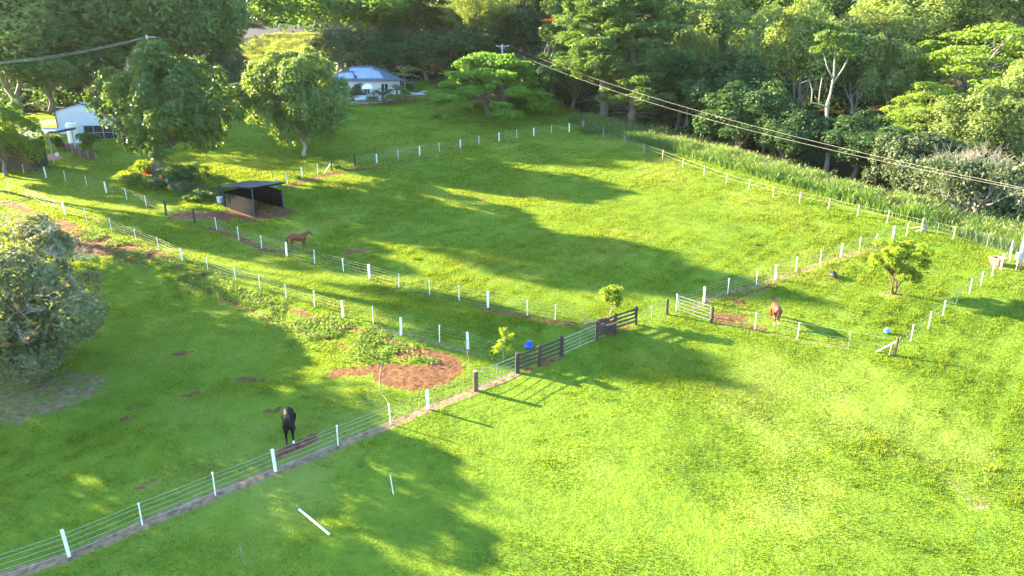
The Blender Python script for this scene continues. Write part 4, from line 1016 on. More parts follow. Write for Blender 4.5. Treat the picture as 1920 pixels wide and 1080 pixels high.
for px, py, lb in ((1250, 590, 'dark strained gate post where the wires meet the far gate'), (1334, 605, 'dark gate post with a yellow cap at the open corner')):
    o = empty('gate_post', G(px, py), lb, 'post'); m = MB(); m.tube([(0, 0, -.3), (0, 0, 1.1), (0, 0, 1.13)], [.1, .095, .08], 10); m.build('post', M['dark'], o)
    if px == 1334: m = MB(); m.box((.14, 0, 1.06), (.16, .1, .1)); m.build('insulator', M['yellow'], o)

def gate(label, a, c, nr, h=1.1, brace=True):
    A = G(*a); Cc = G(*c); o = empty('metal_gate', A, label, 'gate'); L_ = Cc - A; r = .018; d = L_.normalized()
    A0 = d * .12; A1 = L_ - d * .14; z = Vector((0, 0, 1)); m = MB()
    m.tube([A0 + z * .12, A0 + z * h], r, 7); m.tube([A1 + z * .12, A1 + z * h], r, 7); m.tube([A0 + z * h, A1 + z * h], r, 7); m.tube([A0 + z * .12, A1 + z * .12], r, 7); m.build('gate_frame', M['galv'], o)
    for i in range(1, nr):
        m = MB(); t = .12 + (h - .12) * i / nr; m.tube([A0 + z * t, A1 + z * t], r * .85, 6); m.build('rail', M['galv'], o)
    m = MB(); mid = (A0 + A1) / 2; m.tube([mid + z * .12, mid + z * h], r * .85, 6); m.build('stay', M['galv'], o)
    m = MB(); m.box(A0 + z * .3 - d * .06, (.1, .04, .04)); m.box(A0 + z * .9 - d * .06, (.1, .04, .04)); m.build('hinge', M['galv'], o)
gate('silver tubular gate between the thick brown post and the dark rails', (892, 732), (970, 700), 4)
gate('silver tubular gate in shade between the two dark rail fences', (1053, 667), (1119, 638), 4)
gate('silver tubular gate beside the bare red soil', (1268, 582), (1334, 605), 4)

# ------------------------------------------------------------------ horse shelter
A = G(421, 388); B_ = G(478, 408); Cq = G(532, 391); D = A + Cq - B_; D.z = float(zt(D.x, D.y)); b0 = B_
o = empty('horse_shelter', b0, 'open black horse shelter with a flat sheet roof on red soil', 'shelter')
hts = {'A': 2.45, 'B': 2.75, 'C': 2.75, 'D': 2.45}; pts = dict(A=A - b0, B=B_ - b0, C=Cq - b0, D=D - b0); z0 = max(v.z for v in pts.values())
tops = {k: Vector((p.x, p.y, .12 + (2.78 if k in 'BC' else 2.35))) for k, p in pts.items()}
tops['A'].z += .1; tops['D'].z += .1
for k, p in pts.items():
    m = MB(); m.beam(p - Vector((0, 0, .3)), tops[k], .1, .1); m.build('post', M['roofblk'], o)
def panel(k1, k2, h1, h2, nm='side_panel'):
    m = MB(); p, q = pts[k1], pts[k2]; d = (q - p); n = int(d.length / .19); dn = Vector((d.y, -d.x, 0)).normalized(); V = []; f = []
    for i in range(n + 1):
        t = i / n; w = dn * (.008 if i % 2 else -.008); c = p + d * t + w; V += [c - Vector((0, 0, .1)), Vector((c.x, c.y, c.z + h1 + (h2 - h1) * t))]
    m.add(V, [(2 * i, 2 * i + 2, 2 * i + 3, 2 * i + 1) for i in range(n)]); x = m.build(nm, M['black'], o); s = x.modifiers.new('s', 'SOLIDIFY'); s.thickness = .03
panel('A', 'B', 1.45, 1.75); panel('D', 'C', 1.9, 1.8); panel('A', 'D', 1.5, 1.5, 'back_panel')
ctr = (tops['A'] + tops['B'] + tops['C'] + tops['D']) / 4; R4 = {k: ctr + (t - ctr) * 1.13 for k, t in tops.items()}
m = MB(); V = []; n = 30
for i in range(n + 1):
    t = i / n; w = Vector((0, 0, .02 if i % 2 else 0)); a = R4['A'].lerp(R4['D'], t) + w; c = R4['B'].lerp(R4['C'], t) + w; V += [a + Vector((0, 0, .06)), c + Vector((0, 0, .06))]
m.add(V, [(2 * i, 2 * i + 1, 2 * i + 3, 2 * i + 2) for i in range(n)]); x = m.build('roof', M['roofblk'], o); s = x.modifiers.new('s', 'SOLIDIFY'); s.thickness = .05
m = MB()
for k1, k2 in (('A', 'B'), ('B', 'C'), ('C', 'D'), ('D', 'A')): m.beam(R4[k1] - Vector((0, 0, .05)), R4[k2] - Vector((0, 0, .05)), .05, .14)
m.build('roof_frame', M['black'], o)
p = G(413, 383); o = empty('feed_bin', p, 'pale blue feed bin with a white lid leaning at the shelter', 'bin'); m = MB(); m.lathe([(.22, 0), (.28, .5), (.3, .52), (.3, .56), (.2, .58)], 14, (0, 0, .1)); m.build('body', M['spa'], o); m = MB(); m.lathe([(.31, .68), (.30, .74), (.05, .78)], 14); m.build('lid', M['white'], o)

# ------------------------------------------------------------------ house on the knoll
def local(o, name, mb, mt, sm_=False, lb=None): return mb.build(name, M[mt], o, smooth=sm_, label=lb)
p = at(632, 124.5); hz = height_for(p, 151)
HL, HD, HW = 11.2, 8.6, max(2.6, min(6, hz)); ov = .6; rise = 2.3
o = empty('house', p, 'cream house with a blue grey hipped roof carrying solar panels', 'house', rz=radians(22))
m = MB(); m.box((HL / 2, HD / 2, HW / 2 - .5), (HL, HD, HW + 1)); local(o, 'wall', m, 'housewall')
rv = [(-ov, -ov, HW), (HL + ov, -ov, HW), (HL + ov, HD + ov, HW), (-ov, HD + ov, HW), (HD / 2 - .6, HD / 2, HW + rise), (HL - HD / 2 + .6, HD / 2, HW + rise)]
m = MB(); m.add(rv, [(0, 1, 5, 4), (1, 2, 5), (2, 3, 4, 5), (3, 0, 4), (3, 2, 1, 0)]); rf = local(o, 'roof', m, 'houseroof')
m = MB()
for a, c in ((0, 1), (1, 2), (2, 3), (3, 0)): m.beam(Vector(rv[a]) - Vector((0, 0, .06)), Vector(rv[c]) - Vector((0, 0, .06)), .14, .16)
m.build('gutter', M['houseroof'], rf)
m = MB()
for a, c in ((0, 4), (1, 5), (2, 5), (3, 4), (4, 5)): m.tube([Vector(rv[a]) + Vector((0, 0, .03)), Vector(rv[c]) + Vector((0, 0, .03))], .07, 6)
m.build('ridge_cap', M['houseroof'], rf)
sl = rise / (HD / 2 + ov); ns = Vector((0, -sl, 1)).normalized()
def roofpt(x, v): return Vector((x, -ov + v, HW + sl * v)) + ns * .09
for x0, x1, v0, v1 in ((.55, 3.3, .55, 2.5), (3.4, 8.3, .55, 3.1), (2.9, 7.4, 3.15, 4.2)):
    m = MB(); q = [roofpt(x0, v0), roofpt(x1, v0), roofpt(x1 - (.3 if v1 > 3 else 0), v1), roofpt(x0 + .3, v1)]; m.add(q + [a - ns * .05 for a in q], [(0, 1, 2, 3), (0, 4, 5, 1), (1, 5, 6, 2), (2, 6, 7, 3), (3, 7, 4, 0)]); m.build('solar_panel', M['solar'], rf)
for x, w, z0_, z1_ in ((1.6, 1.0, .9, 2.2), (5.3, 1.0, .5, 2.3), (8.4, 1.3, .9, 2.2), (-.0, 0, 0, 0)):
    if w == 0: continue
    zb = HW - 2.75
    m = MB(); m.box((x, -.03, zb + (z0_ + z1_) / 2), (w, .06, z1_ - z0_)); wf = local(o, 'window', m, 'white'); m = MB()
    m.box((x - w * .24, -.07, zb + (z0_ + z1_) / 2), (w * .40, .03, z1_ - z0_ - .14)); m.box((x + w * .24, -.07, zb + (z0_ + z1_) / 2), (w * .40, .03, z1_ - z0_ - .14)); m.build('pane', M['glass'], wf)
m = MB(); m.box((3.6, -.04, HW - 2.75 + 1.05), (.95, .08, 2.1)); dr = local(o, 'door', m, 'glass'); m = MB(); m.box((3.95, -.1, HW - 2.75 + 1.0), (.05, .05, .16)); m.build('handle', M['galv'], dr)
for x in (.2, 3.0, 6.2): m = MB(); m.beam((x, -1.6, -1), (x, -1.6, 1.1), .1, .1); local(o, 'deck_post', m, 'dark')
m = MB(); m.beam((0, -1.6, 1.05), (6.3, -1.6, 1.05), .06, .12); m.beam((0, -1.6, .55), (6.3, -1.6, .55), .05, .1); local(o, 'deck_rail', m, 'dark')
m = MB(); m.lathe([(.02, 0), (.2, .03), (.34, .12), (.36, .13)], 14); ds = m.build('satellite_dish', M['glass'], rf, roofpt(3.3, .3) + Vector((0, -.1, .35))); ds.rotation_euler = (radians(60), 0, radians(20)); m = MB(); m.tube([(0, 0, 0), (.0, -.3, -.3)], .03, 6); m.build('mast', M['galv'], rf, roofpt(3.3, .3) + Vector((0, -.02, .3)))
m = MB(); m.box((HL + 1.6, 3, HW - .55), (3.2, 5, .1)); m.beam((HL + 3, 1, -.5), (HL + 3, 1, HW - .6), .1, .1); local(o, 'carport_roof', m, 'houseroof')
p = at(691, 122.5); o = empty('parasol', p, 'round white parasol open in front of the house', 'parasol'); hh = height_for(p, 157); m = MB(); m.tube([(0, 0, 0), (0, 0, hh)], .04, 7); m.build('pole', M['oldwood'], o)
m = MB(); m.lathe([(1.02, hh - .85), (1.0, hh - .72), (.85, hh - .38), (.6, hh - .14), (.3, hh - .02), (.02, hh + .03)], 18); m.build('canopy', M['canvas'], o, smooth=True)
for px, py, w, lb in ((677, 188, 1.9, 'pale blue spa tub next to the parasol pole'), (716, 187, 1.1, 'small blue white tub in front of the low palm')):
    p = G(px, py); o = empty('spa_tub', p, lb, 'tub'); m = MB(); m.box((0, 0, .35), (w, 1.2, .8)); bevel(m.build('shell', M['spa'], o), .06, 2); m = MB(); m.box((0, 0, .77), (w + .1, 1.3, .06)); bevel(m.build('rim', M['white'], o), .02, 2)
p = at(725, 141); o = empty('water_tank', p, 'green domed water tank behind the house roof', 'tank'); hh = height_for(p, 109); m = MB(); m.lathe([(1.6, -.5), (1.6, hh - .9), (1.55, hh - .75)], 22); m.build('body', M['greenroof'], o, smooth=True); m = MB(); m.lathe([(1.62, hh - .78), (1.3, hh - .4), (.8, hh - .12), (.1, hh)], 22); m.build('roof', M['greenroof'], o, smooth=True)
p = at(724, 136); hh = height_for(p, 91); o = empty('header_tank', p, 'small white box on a tall thin post behind the house', 'tank'); m = MB(); m.tube([(0, 0, 0), (0, 0, hh - .9)], .05, 6); m.build('pole', M['galv'], o); m = MB(); m.box((0, 0, hh - .5), (.5, .4, 1.0)); bevel(m.build('box', M['metalbox'], o), .05); m = MB(); m.box((0, -.21, hh - .2), (.3, .03, .16)); m.build('vent', M['glass'], o)

# ------------------------------------------------------------------ white shed, lean-to, tank, carport
p = at(112, 100.5); o = empty('shed', p, 'white steel shed with a low gable and grey roof behind the mango tree', 'shed', rz=radians(17))
W_, D_, H_ = 6.3, 9.5, height_for(p, 237) if False else 3.1
H_ = height_for(p, 208); g = .95
m = MB(); m.add([(0, 0, -1), (W_, 0, -1), (W_, 0, H_), (W_ / 2, 0, H_ + g), (0, 0, H_), (0, D_, -1), (W_, D_, -1), (W_, D_, H_), (W_ / 2, D_, H_ + g), (0, D_, H_)], [(0, 1, 2, 3, 4), (9, 8, 7, 6, 5), (0, 4, 9, 5), (1, 6, 7, 2)]); local(o, 'wall', m, 'shedwall')
m = MB()
for s in (-1, 1):
    n = 40; V = []
    for i in range(n + 1):
        y = -.15 + (D_ + .3) * i / n; w = .025 if i % 2 else 0; e = W_ / 2 + s * (W_ / 2 + .18); V += [(W_ / 2, y, H_ + g + .06 + w), (e, y, H_ - .03 + w)]
    f = [(2 * i, 2 * i + 1, 2 * i + 3, 2 * i + 2) for i in range(n)]; m.add(V, f if s < 0 else [x[::-1] for x in f])
x = local(o, 'roof', m, 'shedroof'); s = x.modifiers.new('s', 'SOLIDIFY'); s.thickness = .03
m = MB(); m.beam((-.15, -.17, H_ - .02), (W_ / 2, -.17, H_ + g + .03), .06, .14); m.beam((W_ + .15, -.17, H_ - .02), (W_ / 2, -.17, H_ + g + .03), .06, .14); m.beam((-.05, -.06, -1), (-.05, -.06, H_), .1, .1); local(o, 'barge_trim', m, 'roofblk')
m = MB()
for i in range(26): m.box((.24 * i + .14, -.012, H_ / 2 - .2), (.03, .02, H_))
local(o, 'wall_rib', m, 'shedwall')
p = at(160, 97.5); o = empty('lean_to', p, 'dark wire fronted pen under a grey roof beside the cream tank', 'pen', rz=radians(12)); m = MB(); m.box((1.9, 1.0, 1.95), (4.1, 2.4, .08)); m.build('roof', M['shedroof'], o); m = MB(); m.box((1.9, 1.1, .9), (3.8, 1.8, 1.9)); m.build('wall', M['glass'], o)
for i in range(4): m = MB(); m.beam((.08 + 1.2 * i, -.08, -.3), (.08 + 1.2 * i, -.08, 1.9), .08, .08); m.build('post', M['galv'], o)
m = MB(); m.beam((0, -.1, .1), (3.8, -.1, .1), .05, .08); m.beam((0, -.1, 1.0), (3.8, -.1, 1.0), .04, .06); m.build('rail', M['galv'], o)
p = at(141, 95.5); hh = height_for(p, 229); z_ = .15; pr_ = [(.72, z_)]
while z_ < hh - .2: pr_ += [(.72, z_ + .02), (.745, z_ + .08), (.72, z_ + .14)]; z_ += .17
pr_ += [(.70, hh - .12), (.5, hh - .03), (.1, hh)]
o = empty('rain_tank', p, 'ribbed cream rainwater tank against the white shed', 'tank'); m = MB(); m.lathe(pr_, 26); m.build('body', M['cream'], o, smooth=True); m = MB(); m.lathe([(.2, hh - .02), (.2, hh + .06), (.02, hh + .07)], 12, (.1, 0, 0)); m.build('lid', M['greenroof'], o); m = MB(); m.box((0, 0, .0), (1.7, 1.7, .3)); m.build('base', M['concrete'], o)
A = at(101, 85.5); top = height_for(A, 247); o = empty('carport', A, 'flat roofed carport of grey steel over a paved patio', 'carport', rz=radians(8))
m = MB(); m.box((-1.6, 2.2, top), (5.4, 5.0, .14)); m.build('roof', M['shedroof'], o); m = MB(); m.box((-1.6, -.36, top - .02), (5.5, .1, .26)); m.box((1.15, 2.2, top - .02), (.1, 5.1, .26)); m.build('fascia', M['roofblk'], o)
for x, y in ((0, 0), (0.9, 4.2), (-3.9, 0), (-3.9, 4.2)): m = MB(); m.beam((x, y, -.4), (x, y, top), .13, .13); m.build('post', M['pole'], o)
A = at(58, 82.0); top = height_for(A, 259); o = empty('patio_shed', A, 'low dark shed with a pale skillion roof beside the white chairs', 'shed', rz=radians(10))
m = MB(); V = [(-5, -.8, top - .05), (1.4, -.8, top - .05), (1.6, 3.2, top + .55), (-5, 3.2, top + .55)]; m.add(V + [(x, y, z - .09) for x, y, z in V], [(0, 1, 2, 3), (7, 6, 5, 4), (0, 4, 5, 1), (1, 5, 6, 2), (2, 6, 7, 3), (3, 7, 4, 0)]); m.build('roof', M['shedroof'], o)
m = MB(); m.box((-2, 1.9, top / 2 - .2), (5.4, 2.4, top + .2)); m.build('wall', M['dark'], o); m = MB(); m.beam((.75, -.2, -.2), (.75, -.2, top), .3, .3); m.build('post', M['dark'], o); m = MB(); m.box((-.6, .68, top * .4), (.95, .05, top * .8)); m.build('door', M['brown'], o)
for (a, c, lb) in (((120, 281), (150, 287), 'dark red board wall under the carport'), ((140, 291), (182, 302), 'timber retaining wall at the edge of the carport')):
    a = G(*a); c = G(*c); o = empty('low_wall', a, lb, 'wall'); m = MB()
    for i in range(4): m.beam(Vector((0, 0, .1 + .23 * i)), c - a + Vector((0, 0, .1 + .23 * i)), .1, .2)
    m.build('boards', M['brick' if 'red' in lb else 'brown'], o); n = 4
    for i in range(n): q = (c - a) * (i / (n - 1)); m = MB(); m.beam(q + Vector((0, -.12, -.3)), q + Vector((0, -.12, 1.15)), .12, .12); m.build('post', M['oldwood'], o)

def chair(p, r, label):
    o = empty('plastic_chair', p, label, 'chair', None, r); o.scale = (1.1, 1.1, 1.1)
    m = MB(); m.box((0, 0, .43), (.44, .44, .035)); bevel(m.build('seat', M['plastic'], o), .015)
    m = MB(); m.beam((-.2, .22, .45), (-.19, .32, .88), .05, .03); m.beam((.2, .22, .45), (.19, .32, .88), .05, .03); m.beam((-.21, .32, .86), (.21, .32, .86), .04, .07)
    for i in range(4): m.beam((-.12 + .08 * i, .23, .45), (-.12 + .08 * i, .31, .85), .045, .015)
    m.build('backrest', M['plastic'], o)
    for s in (-1, 1):
        m = MB(); m.tube([(s * .24, .22, .66), (s * .25, 0, .66), (s * .24, -.2, .64), (s * .23, -.23, .42)], .025, 6); m.build('armrest', M['plastic'], o)
        for y in (-.2, .2): m = MB(); m.beam((s * .19, y, .43), (s * .23, y * 1.15, 0), .05, .04); m.build('leg', M['plastic'], o)
chair(G(46, 306) + Vector((0, 0, .05)), 2.6, 'white plastic armchair half hidden by the garden tree leaves'); chair(G(57, 304) + Vector((0, 0, .05)), 2.9, 'white plastic armchair beside the dark shed post')
for px, py, lb in ((79, 300, 'small white garden ornament by the dark shed post'), (108, 294, 'pale pot standing under the carport wall')):
    o = empty('garden_pot', G(px, py) + Vector((0, 0, .05)), lb, 'pot'); m = MB(); m.lathe([(.13, 0), (.2, .12), (.22, .3), (.14, .42), (.16, .48)], 12); m.build('body', M['canvas'], o, smooth=True); m = MB(); m.lathe([(.15, .47), (.08, .55), (.02, .6)], 10); m.build('top', M['spa'], o, smooth=True)

# ------------------------------------------------------------------ poles and lines
def cat_line(a, c, sag, n=24): return [a.lerp(c, i / n) - Vector((0, 0, sag * 4 * (i / n) * (1 - i / n))) for i in range(n + 1)]
p = at(942, 127); hh = height_for(p, 83); o = empty('power_pole', p, 'timber power pole with a crossarm rising behind the poinciana', 'power pole'); m = MB(); m.tube([(0, 0, -.5), (0, 0, hh)], [.17, .12], 10); m.build('pole', M['pole'], o, smooth=True)
m = MB(); m.beam((-1.1, 0, hh - .3), (1.1, 0, hh - .3), .1, .12); m.beam((0, 0, hh - .9), (.6, 0, hh - .3), .05, .05); m.beam((0, 0, hh - .9), (-.6, 0, hh - .3), .05, .05); m.build('crossarm', M['pole'], o)
PC = [p + Vector((x, 0, hh - .12)) for x in (-1.0, 1.0)]
for x in (-1.0, 1.0): m = MB(); m.lathe([(.04, 0), (.06, .05), (.03, .12)], 8, (x, 0, hh - .24)); m.build('insulator', M['white'], o)
p2 = G(1908, 505); PTOP = 6.3; tilt = Vector((.15, 0, 0))
o = empty('power_pole', p2, 'thick leaning power pole with a grey meter box beside the clay tub', 'power pole'); m = MB(); m.tube([(0, 0, -.4), tilt * .5 + Vector((0, 0, PTOP / 2)), tilt + Vector((0, 0, PTOP))], [.19, .17, .15], 12); m.build('pole', M['pole'], o, smooth=True)
m = MB(); m.box((-.26, -.12, 1.1), (.32, .26, .6)); bx = bevel(m.build('meter_box', M['metalbox'], o), .03); m = MB(); m.box((-.26, -.26, 1.1), (.26, .02, .5)); m.build('door', M['metalbox'], bx); m = MB(); m.tube([(-.2, -.1, .8), (-.22, -.1, .4), (-.2, -.1, -.1)], .03, 6); m.build('conduit', M['spa'], o)
m = MB(); m.tube([(0, -.02, .0), (.02, -.02, .55)], [.2, .19], 12); m.build('base_band', M['terracotta'], o, smooth=True)
e1 = p2 + tilt + Vector((0, 0, PTOP - .15))
for i, (lb) in enumerate(('lower of the two pale power cables sweeping down to the leaning pole', 'upper of the two pale power cables sweeping down to the leaning pole')):
    m = MB(); m.tube(cat_line(PC[i], e1 + Vector((0, 0, .12 * i)), 1.9 - .35 * i, 40), .011, 5); tag(m.build('power_cable', M['cable']), lb, 'cable')
p3 = at(303, 108); h3 = height_for(p3, 66); o = empty('power_pole', p3, 'slim pale power pole standing up behind the mango tree', 'power pole'); m = MB(); m.tube([(0, 0, -.5), (-.25, 0, h3)], [.2, .13], 10); m.build('pole', M['pole'], o, smooth=True); m = MB(); m.beam((-.3, 0, h3 - .25), (1.0, 0, h3 - .25), .1, .12); m.build('crossarm', M['pole'], o)
t3 = p3 + Vector((-.2, 0, h3 - .2)); wl = at(-120, 100); wl.z += height_for(wl, 125)
m = MB(); m.tube(cat_line(t3, wl, .9), .03, 4); m.tube(cat_line(t3 + Vector((.1, .4, 0)), wl + Vector((0, .4, .05)), 1.1), .03, 4); tag(m.build('power_cable', M['cable']), 'sagging double power line from the slim pole out over the shed', 'cable')
wr_ = at(500, 150); wr_.z += height_for(wr_, 84); m = MB(); m.tube(cat_line(t3 + Vector((1.0, 0, 0)), wr_, .7), .025, 4); tag(m.build('power_cable', M['cable']), 'thin power line from the slim pole into the roadside trees', 'cable')

# ------------------------------------------------------------------ loose things in the paddocks
p = G(991, 651); o = empty('plastic_tub', p, 'upturned blue plastic tub on its wider lid in the shade', 'tub'); o.scale = (.85, .85, .85); m = MB(); m.lathe([(.24, .03), (.235, .2), (.20, .42), (.18, .44), (.02, .445)], 18, (.06, .05, 0)); m.build('body', M['blue'], o, smooth=False); m = MB(); m.lathe([(.34, 0), (.36, .04), (.3, .09), (.05, .1)], 18, (-.02, -.05, .02)); m.build('rim', M['blue'], o); m = MB(); m.box((.13, -.19, .22), (.07, .03, .05)); m.build('handle', M['rubber'], o)
p = G(1662, 626); o = empty('play_ball', p, 'blue and white ball lying near the strutted corner post', 'ball'); bm = bmesh.new(); bmesh.ops.create_icosphere(bm, subdivisions=3, radius=.2); me = bpy.data.meshes.new('skin'); bm.to_mesh(me); bm.free(); me.materials.append(M['ballblue']); me.materials.append(M['white'])
for f in me.polygons: f.use_smooth = True; f.material_index = 1 if sin(f.center.x * 26) * sin(f.center.y * 26 + 1) * sin(f.center.z * 26) > .42 else 0
bo = link('skin', me, o); bo.location = (0, 0, .19)
p = G(1557, 520); o = empty('feed_tub', p, 'black rubber feed tub lying on its side in the sunlit grass', 'tub'); o.scale = (1.6, 1.4, .9); m = MB(); m.lathe([(.2, 0), (.28, .2), (.3, .22), (.26, .2), (.18, .03)], 16); x = m.build('body', M['rubber'], o, (0, 0, .16)); x.rotation_euler = (radians(70), 0, radians(55)); m = MB(); m.lathe([(.29, .19), (.32, .2), (.32, .24), (.29, .245)], 16); x = m.build('rim', M['rubber'], o, (0, 0, .16)); x.rotation_euler = (radians(70), 0, radians(55))
def tub(p, r, sc, label, tall=1.0, rimm='oldwood', bodym='terracotta'):
    o = empty('planter_tub', p, label, 'tub', None, r); o.scale = (sc, sc, sc * tall); m = MB()
    for (s0, z0), (s1, z1) in (((.34, 0), (.42, .46)),):
        V = [(a * s0, b_ * s0, z0) for a, b_ in ((-1, -1), (1, -1), (1, 1), (-1, 1))] + [(a * s1, b_ * s1, z1) for a, b_ in ((-1, -1), (1, -1), (1, 1), (-1, 1))]
        m.add(V, [(3, 2, 1, 0), (0, 1, 5, 4), (1, 2, 6, 5), (2, 3, 7, 6), (3, 0, 4, 7)])
    m.build('body', M[bodym], o); m = MB()
    for a, c in (((-1, -1), (1, -1)), ((1, -1), (1, 1)), ((1, 1), (-1, 1)), ((-1, 1), (-1, -1))): m.beam((a[0] * .45, a[1] * .45, .48), (c[0] * .45, c[1] * .45, .48), .09, .08)
    m.build('rim', M[rimm], o); m = MB(); m.box((0, 0, .36), (.78, .78, .1)); m.build('soil', M['soil'], o)
tub(G(1868, 496), .35, .95, 'square clay coloured tub of soil beside the leaning power pole', 1.2, 'clayrim')
tub(G(1136, 621), .6, 1.1, 'dark brown tub standing close behind the dark rails', 1.3, 'terracotta', 'dark')
def stick(name, pts, r, mt, label, cat): m = MB(); m.tube(pts, r, 6); return tag(m.build(name, M[mt]), label, cat)
def v(px, py, h=0): return G(px, py) + Vector((0, 0, h))
a, c = v(562, 958, .05), v(617, 1005, .05)
o = empty('jump_pole', (a + c) / 2, 'white pole lying on the shaded grass', 'pole'); m = MB(); m.tube([a - (a + c) / 2, c - (a + c) / 2], .05, 10); m.build('shaft', M['white'], o)
d = (c - a).normalized(); q = (c - a) / 2
for e in (1, -1): m = MB(); m.tube([q * e, q * e + d * .02 * e], .053, 10); m.build('end_cap', M['plastic'], o)
stick('marker_stake', [v(738, 927, -.1), v(738, 927, 1.0) + Vector((-.10, 0, 0))], .025, 'white', 'lone white stake standing in the large round shadow', 'stake')
stick('marker_stake', [v(459, 1060, -.1), v(459, 1060, 1.0) + Vector((-.09, 0, 0))], .022, 'oldwood', 'lone pale stake near the lying white pole', 'stake')
stick('fibreglass_rod', [v(882, 698, -.05), v(882, 698, .5) + Vector((-.03, 0, 0)), v(882, 698, 2.0) + Vector((-.28, 0, 0))], .016, 'cable', 'thin whippy rod leaning beside the brown gate post', 'rod')
tp = [v(752, 628, .45), v(733, 645, .1), v(722, 668, .04), v(714, 690, .03), v(711, 715, .03), v(711, 735, .04), v(722, 755, .3), v(733, 797, 1.08)]
m = MB(); m.tube(tp, .006, 4); tag(m.build('fence_tape', M['wire']), 'slack white electric tape drooping across the red dirt patch', 'tape')
tp = [v(0, 384, .12), v(40, 377, .14), v(69, 367, .25)]; m = MB(); m.tube(tp, [.05, .045, .03], 6); tag(m.build('fallen_branch', M['deadwood']), 'bare pole lying under the white posts by the stony ground', 'branch')
tp = [v(1098, 608, .05), v(1120, 606, .08), v(1150, 604, .06)]; m = MB(); m.tube(tp, [.05, .05, .03], 6); tag(m.build('fallen_branch', M['deadwood']), 'pale fallen branch behind the brown tub', 'branch')
p = G(1733, 436); o = empty('strainer_post', p, 'broken timber strainer post with two fallen stays at the paddock corner', 'post'); m = MB(); m.tube([(0, 0, -.3), (0, 0, 1.0)], .11, 8); m.build('post', M['oldwood'], o); m = MB(); m.beam((0, -.02, .55), G(1708, 430) - p + Vector((0, 0, .12)), .14, .08); m.build('stay', M['deadwood'], o); m = MB(); m.beam((0, -.05, .45), G(1716, 435) - p, .05, .05); m.build('stay', M['white'], o)
# tiny distant road furniture
p = at(525, 170); hh = height_for(p, 44); o = empty('road_sign', p, 'small white sign on a post at the bend in the road', 'sign'); m = MB(); m.tube([(0, 0, 0), (0, 0, hh)], .05, 6); m.build('post', M['galv'], o); m = MB(); m.box((0, -.06, hh - .4), (.62, .04, .8)); m.build('face', M['sign'], o)
for px, Y, top, lb in ((513, 172, 57, 'white guide post near the small road sign'), (559, 171, 58, 'white guide post beyond the sunlit meadow')):
    p = at(px, Y); o = empty('guide_post', p, lb, 'post'); hh = max(.9, min(1.6, height_for(p, top))); m = MB(); m.box((0, 0, hh / 2), (.16, .06, hh)); m.build('post', M['white'], o); m = MB(); m.box((0, -.04, hh - .25), (.1, .02, .1)); m.build('reflector', M['red'], o)
p = at(800, 132); stick('white_pipe', [at(770, 129) + Vector((0, 0, .15)), at(800, 127.5) + Vector((0, 0, .12))], .09, 'white', 'long white pipe lying on the grass past the palms', 'pipe')
for i, (px, py, s, lb) in enumerate(((300, 1003 - 0, 0, ''),)): pass
for px, py, r, lb in ((676, 875, .09, 'small brown clod on the shaded grass below the front fence'), (968, 314, .16, 'grey stone in the shade of the top paddock'), (1076, 860, .05, 'tiny pale stone in the bright foreground turf'.replace('foreground ', ''))):
    bm = bmesh.new(); bmesh.ops.create_icosphere(bm, subdivisions=2, radius=r); rg = random.Random(px)
    for w in bm.verts: w.co *= rg.uniform(.75, 1.15); w.co.z *= .6
    me = bpy.data.meshes.new('stone'); bm.to_mesh(me); bm.free(); me.materials.append(M['oldwood'] if px > 700 else M['brown']); x = tag(link('stone', me, None, G(px, py) + Vector((0, 0, r * .4))), lb, 'stone')

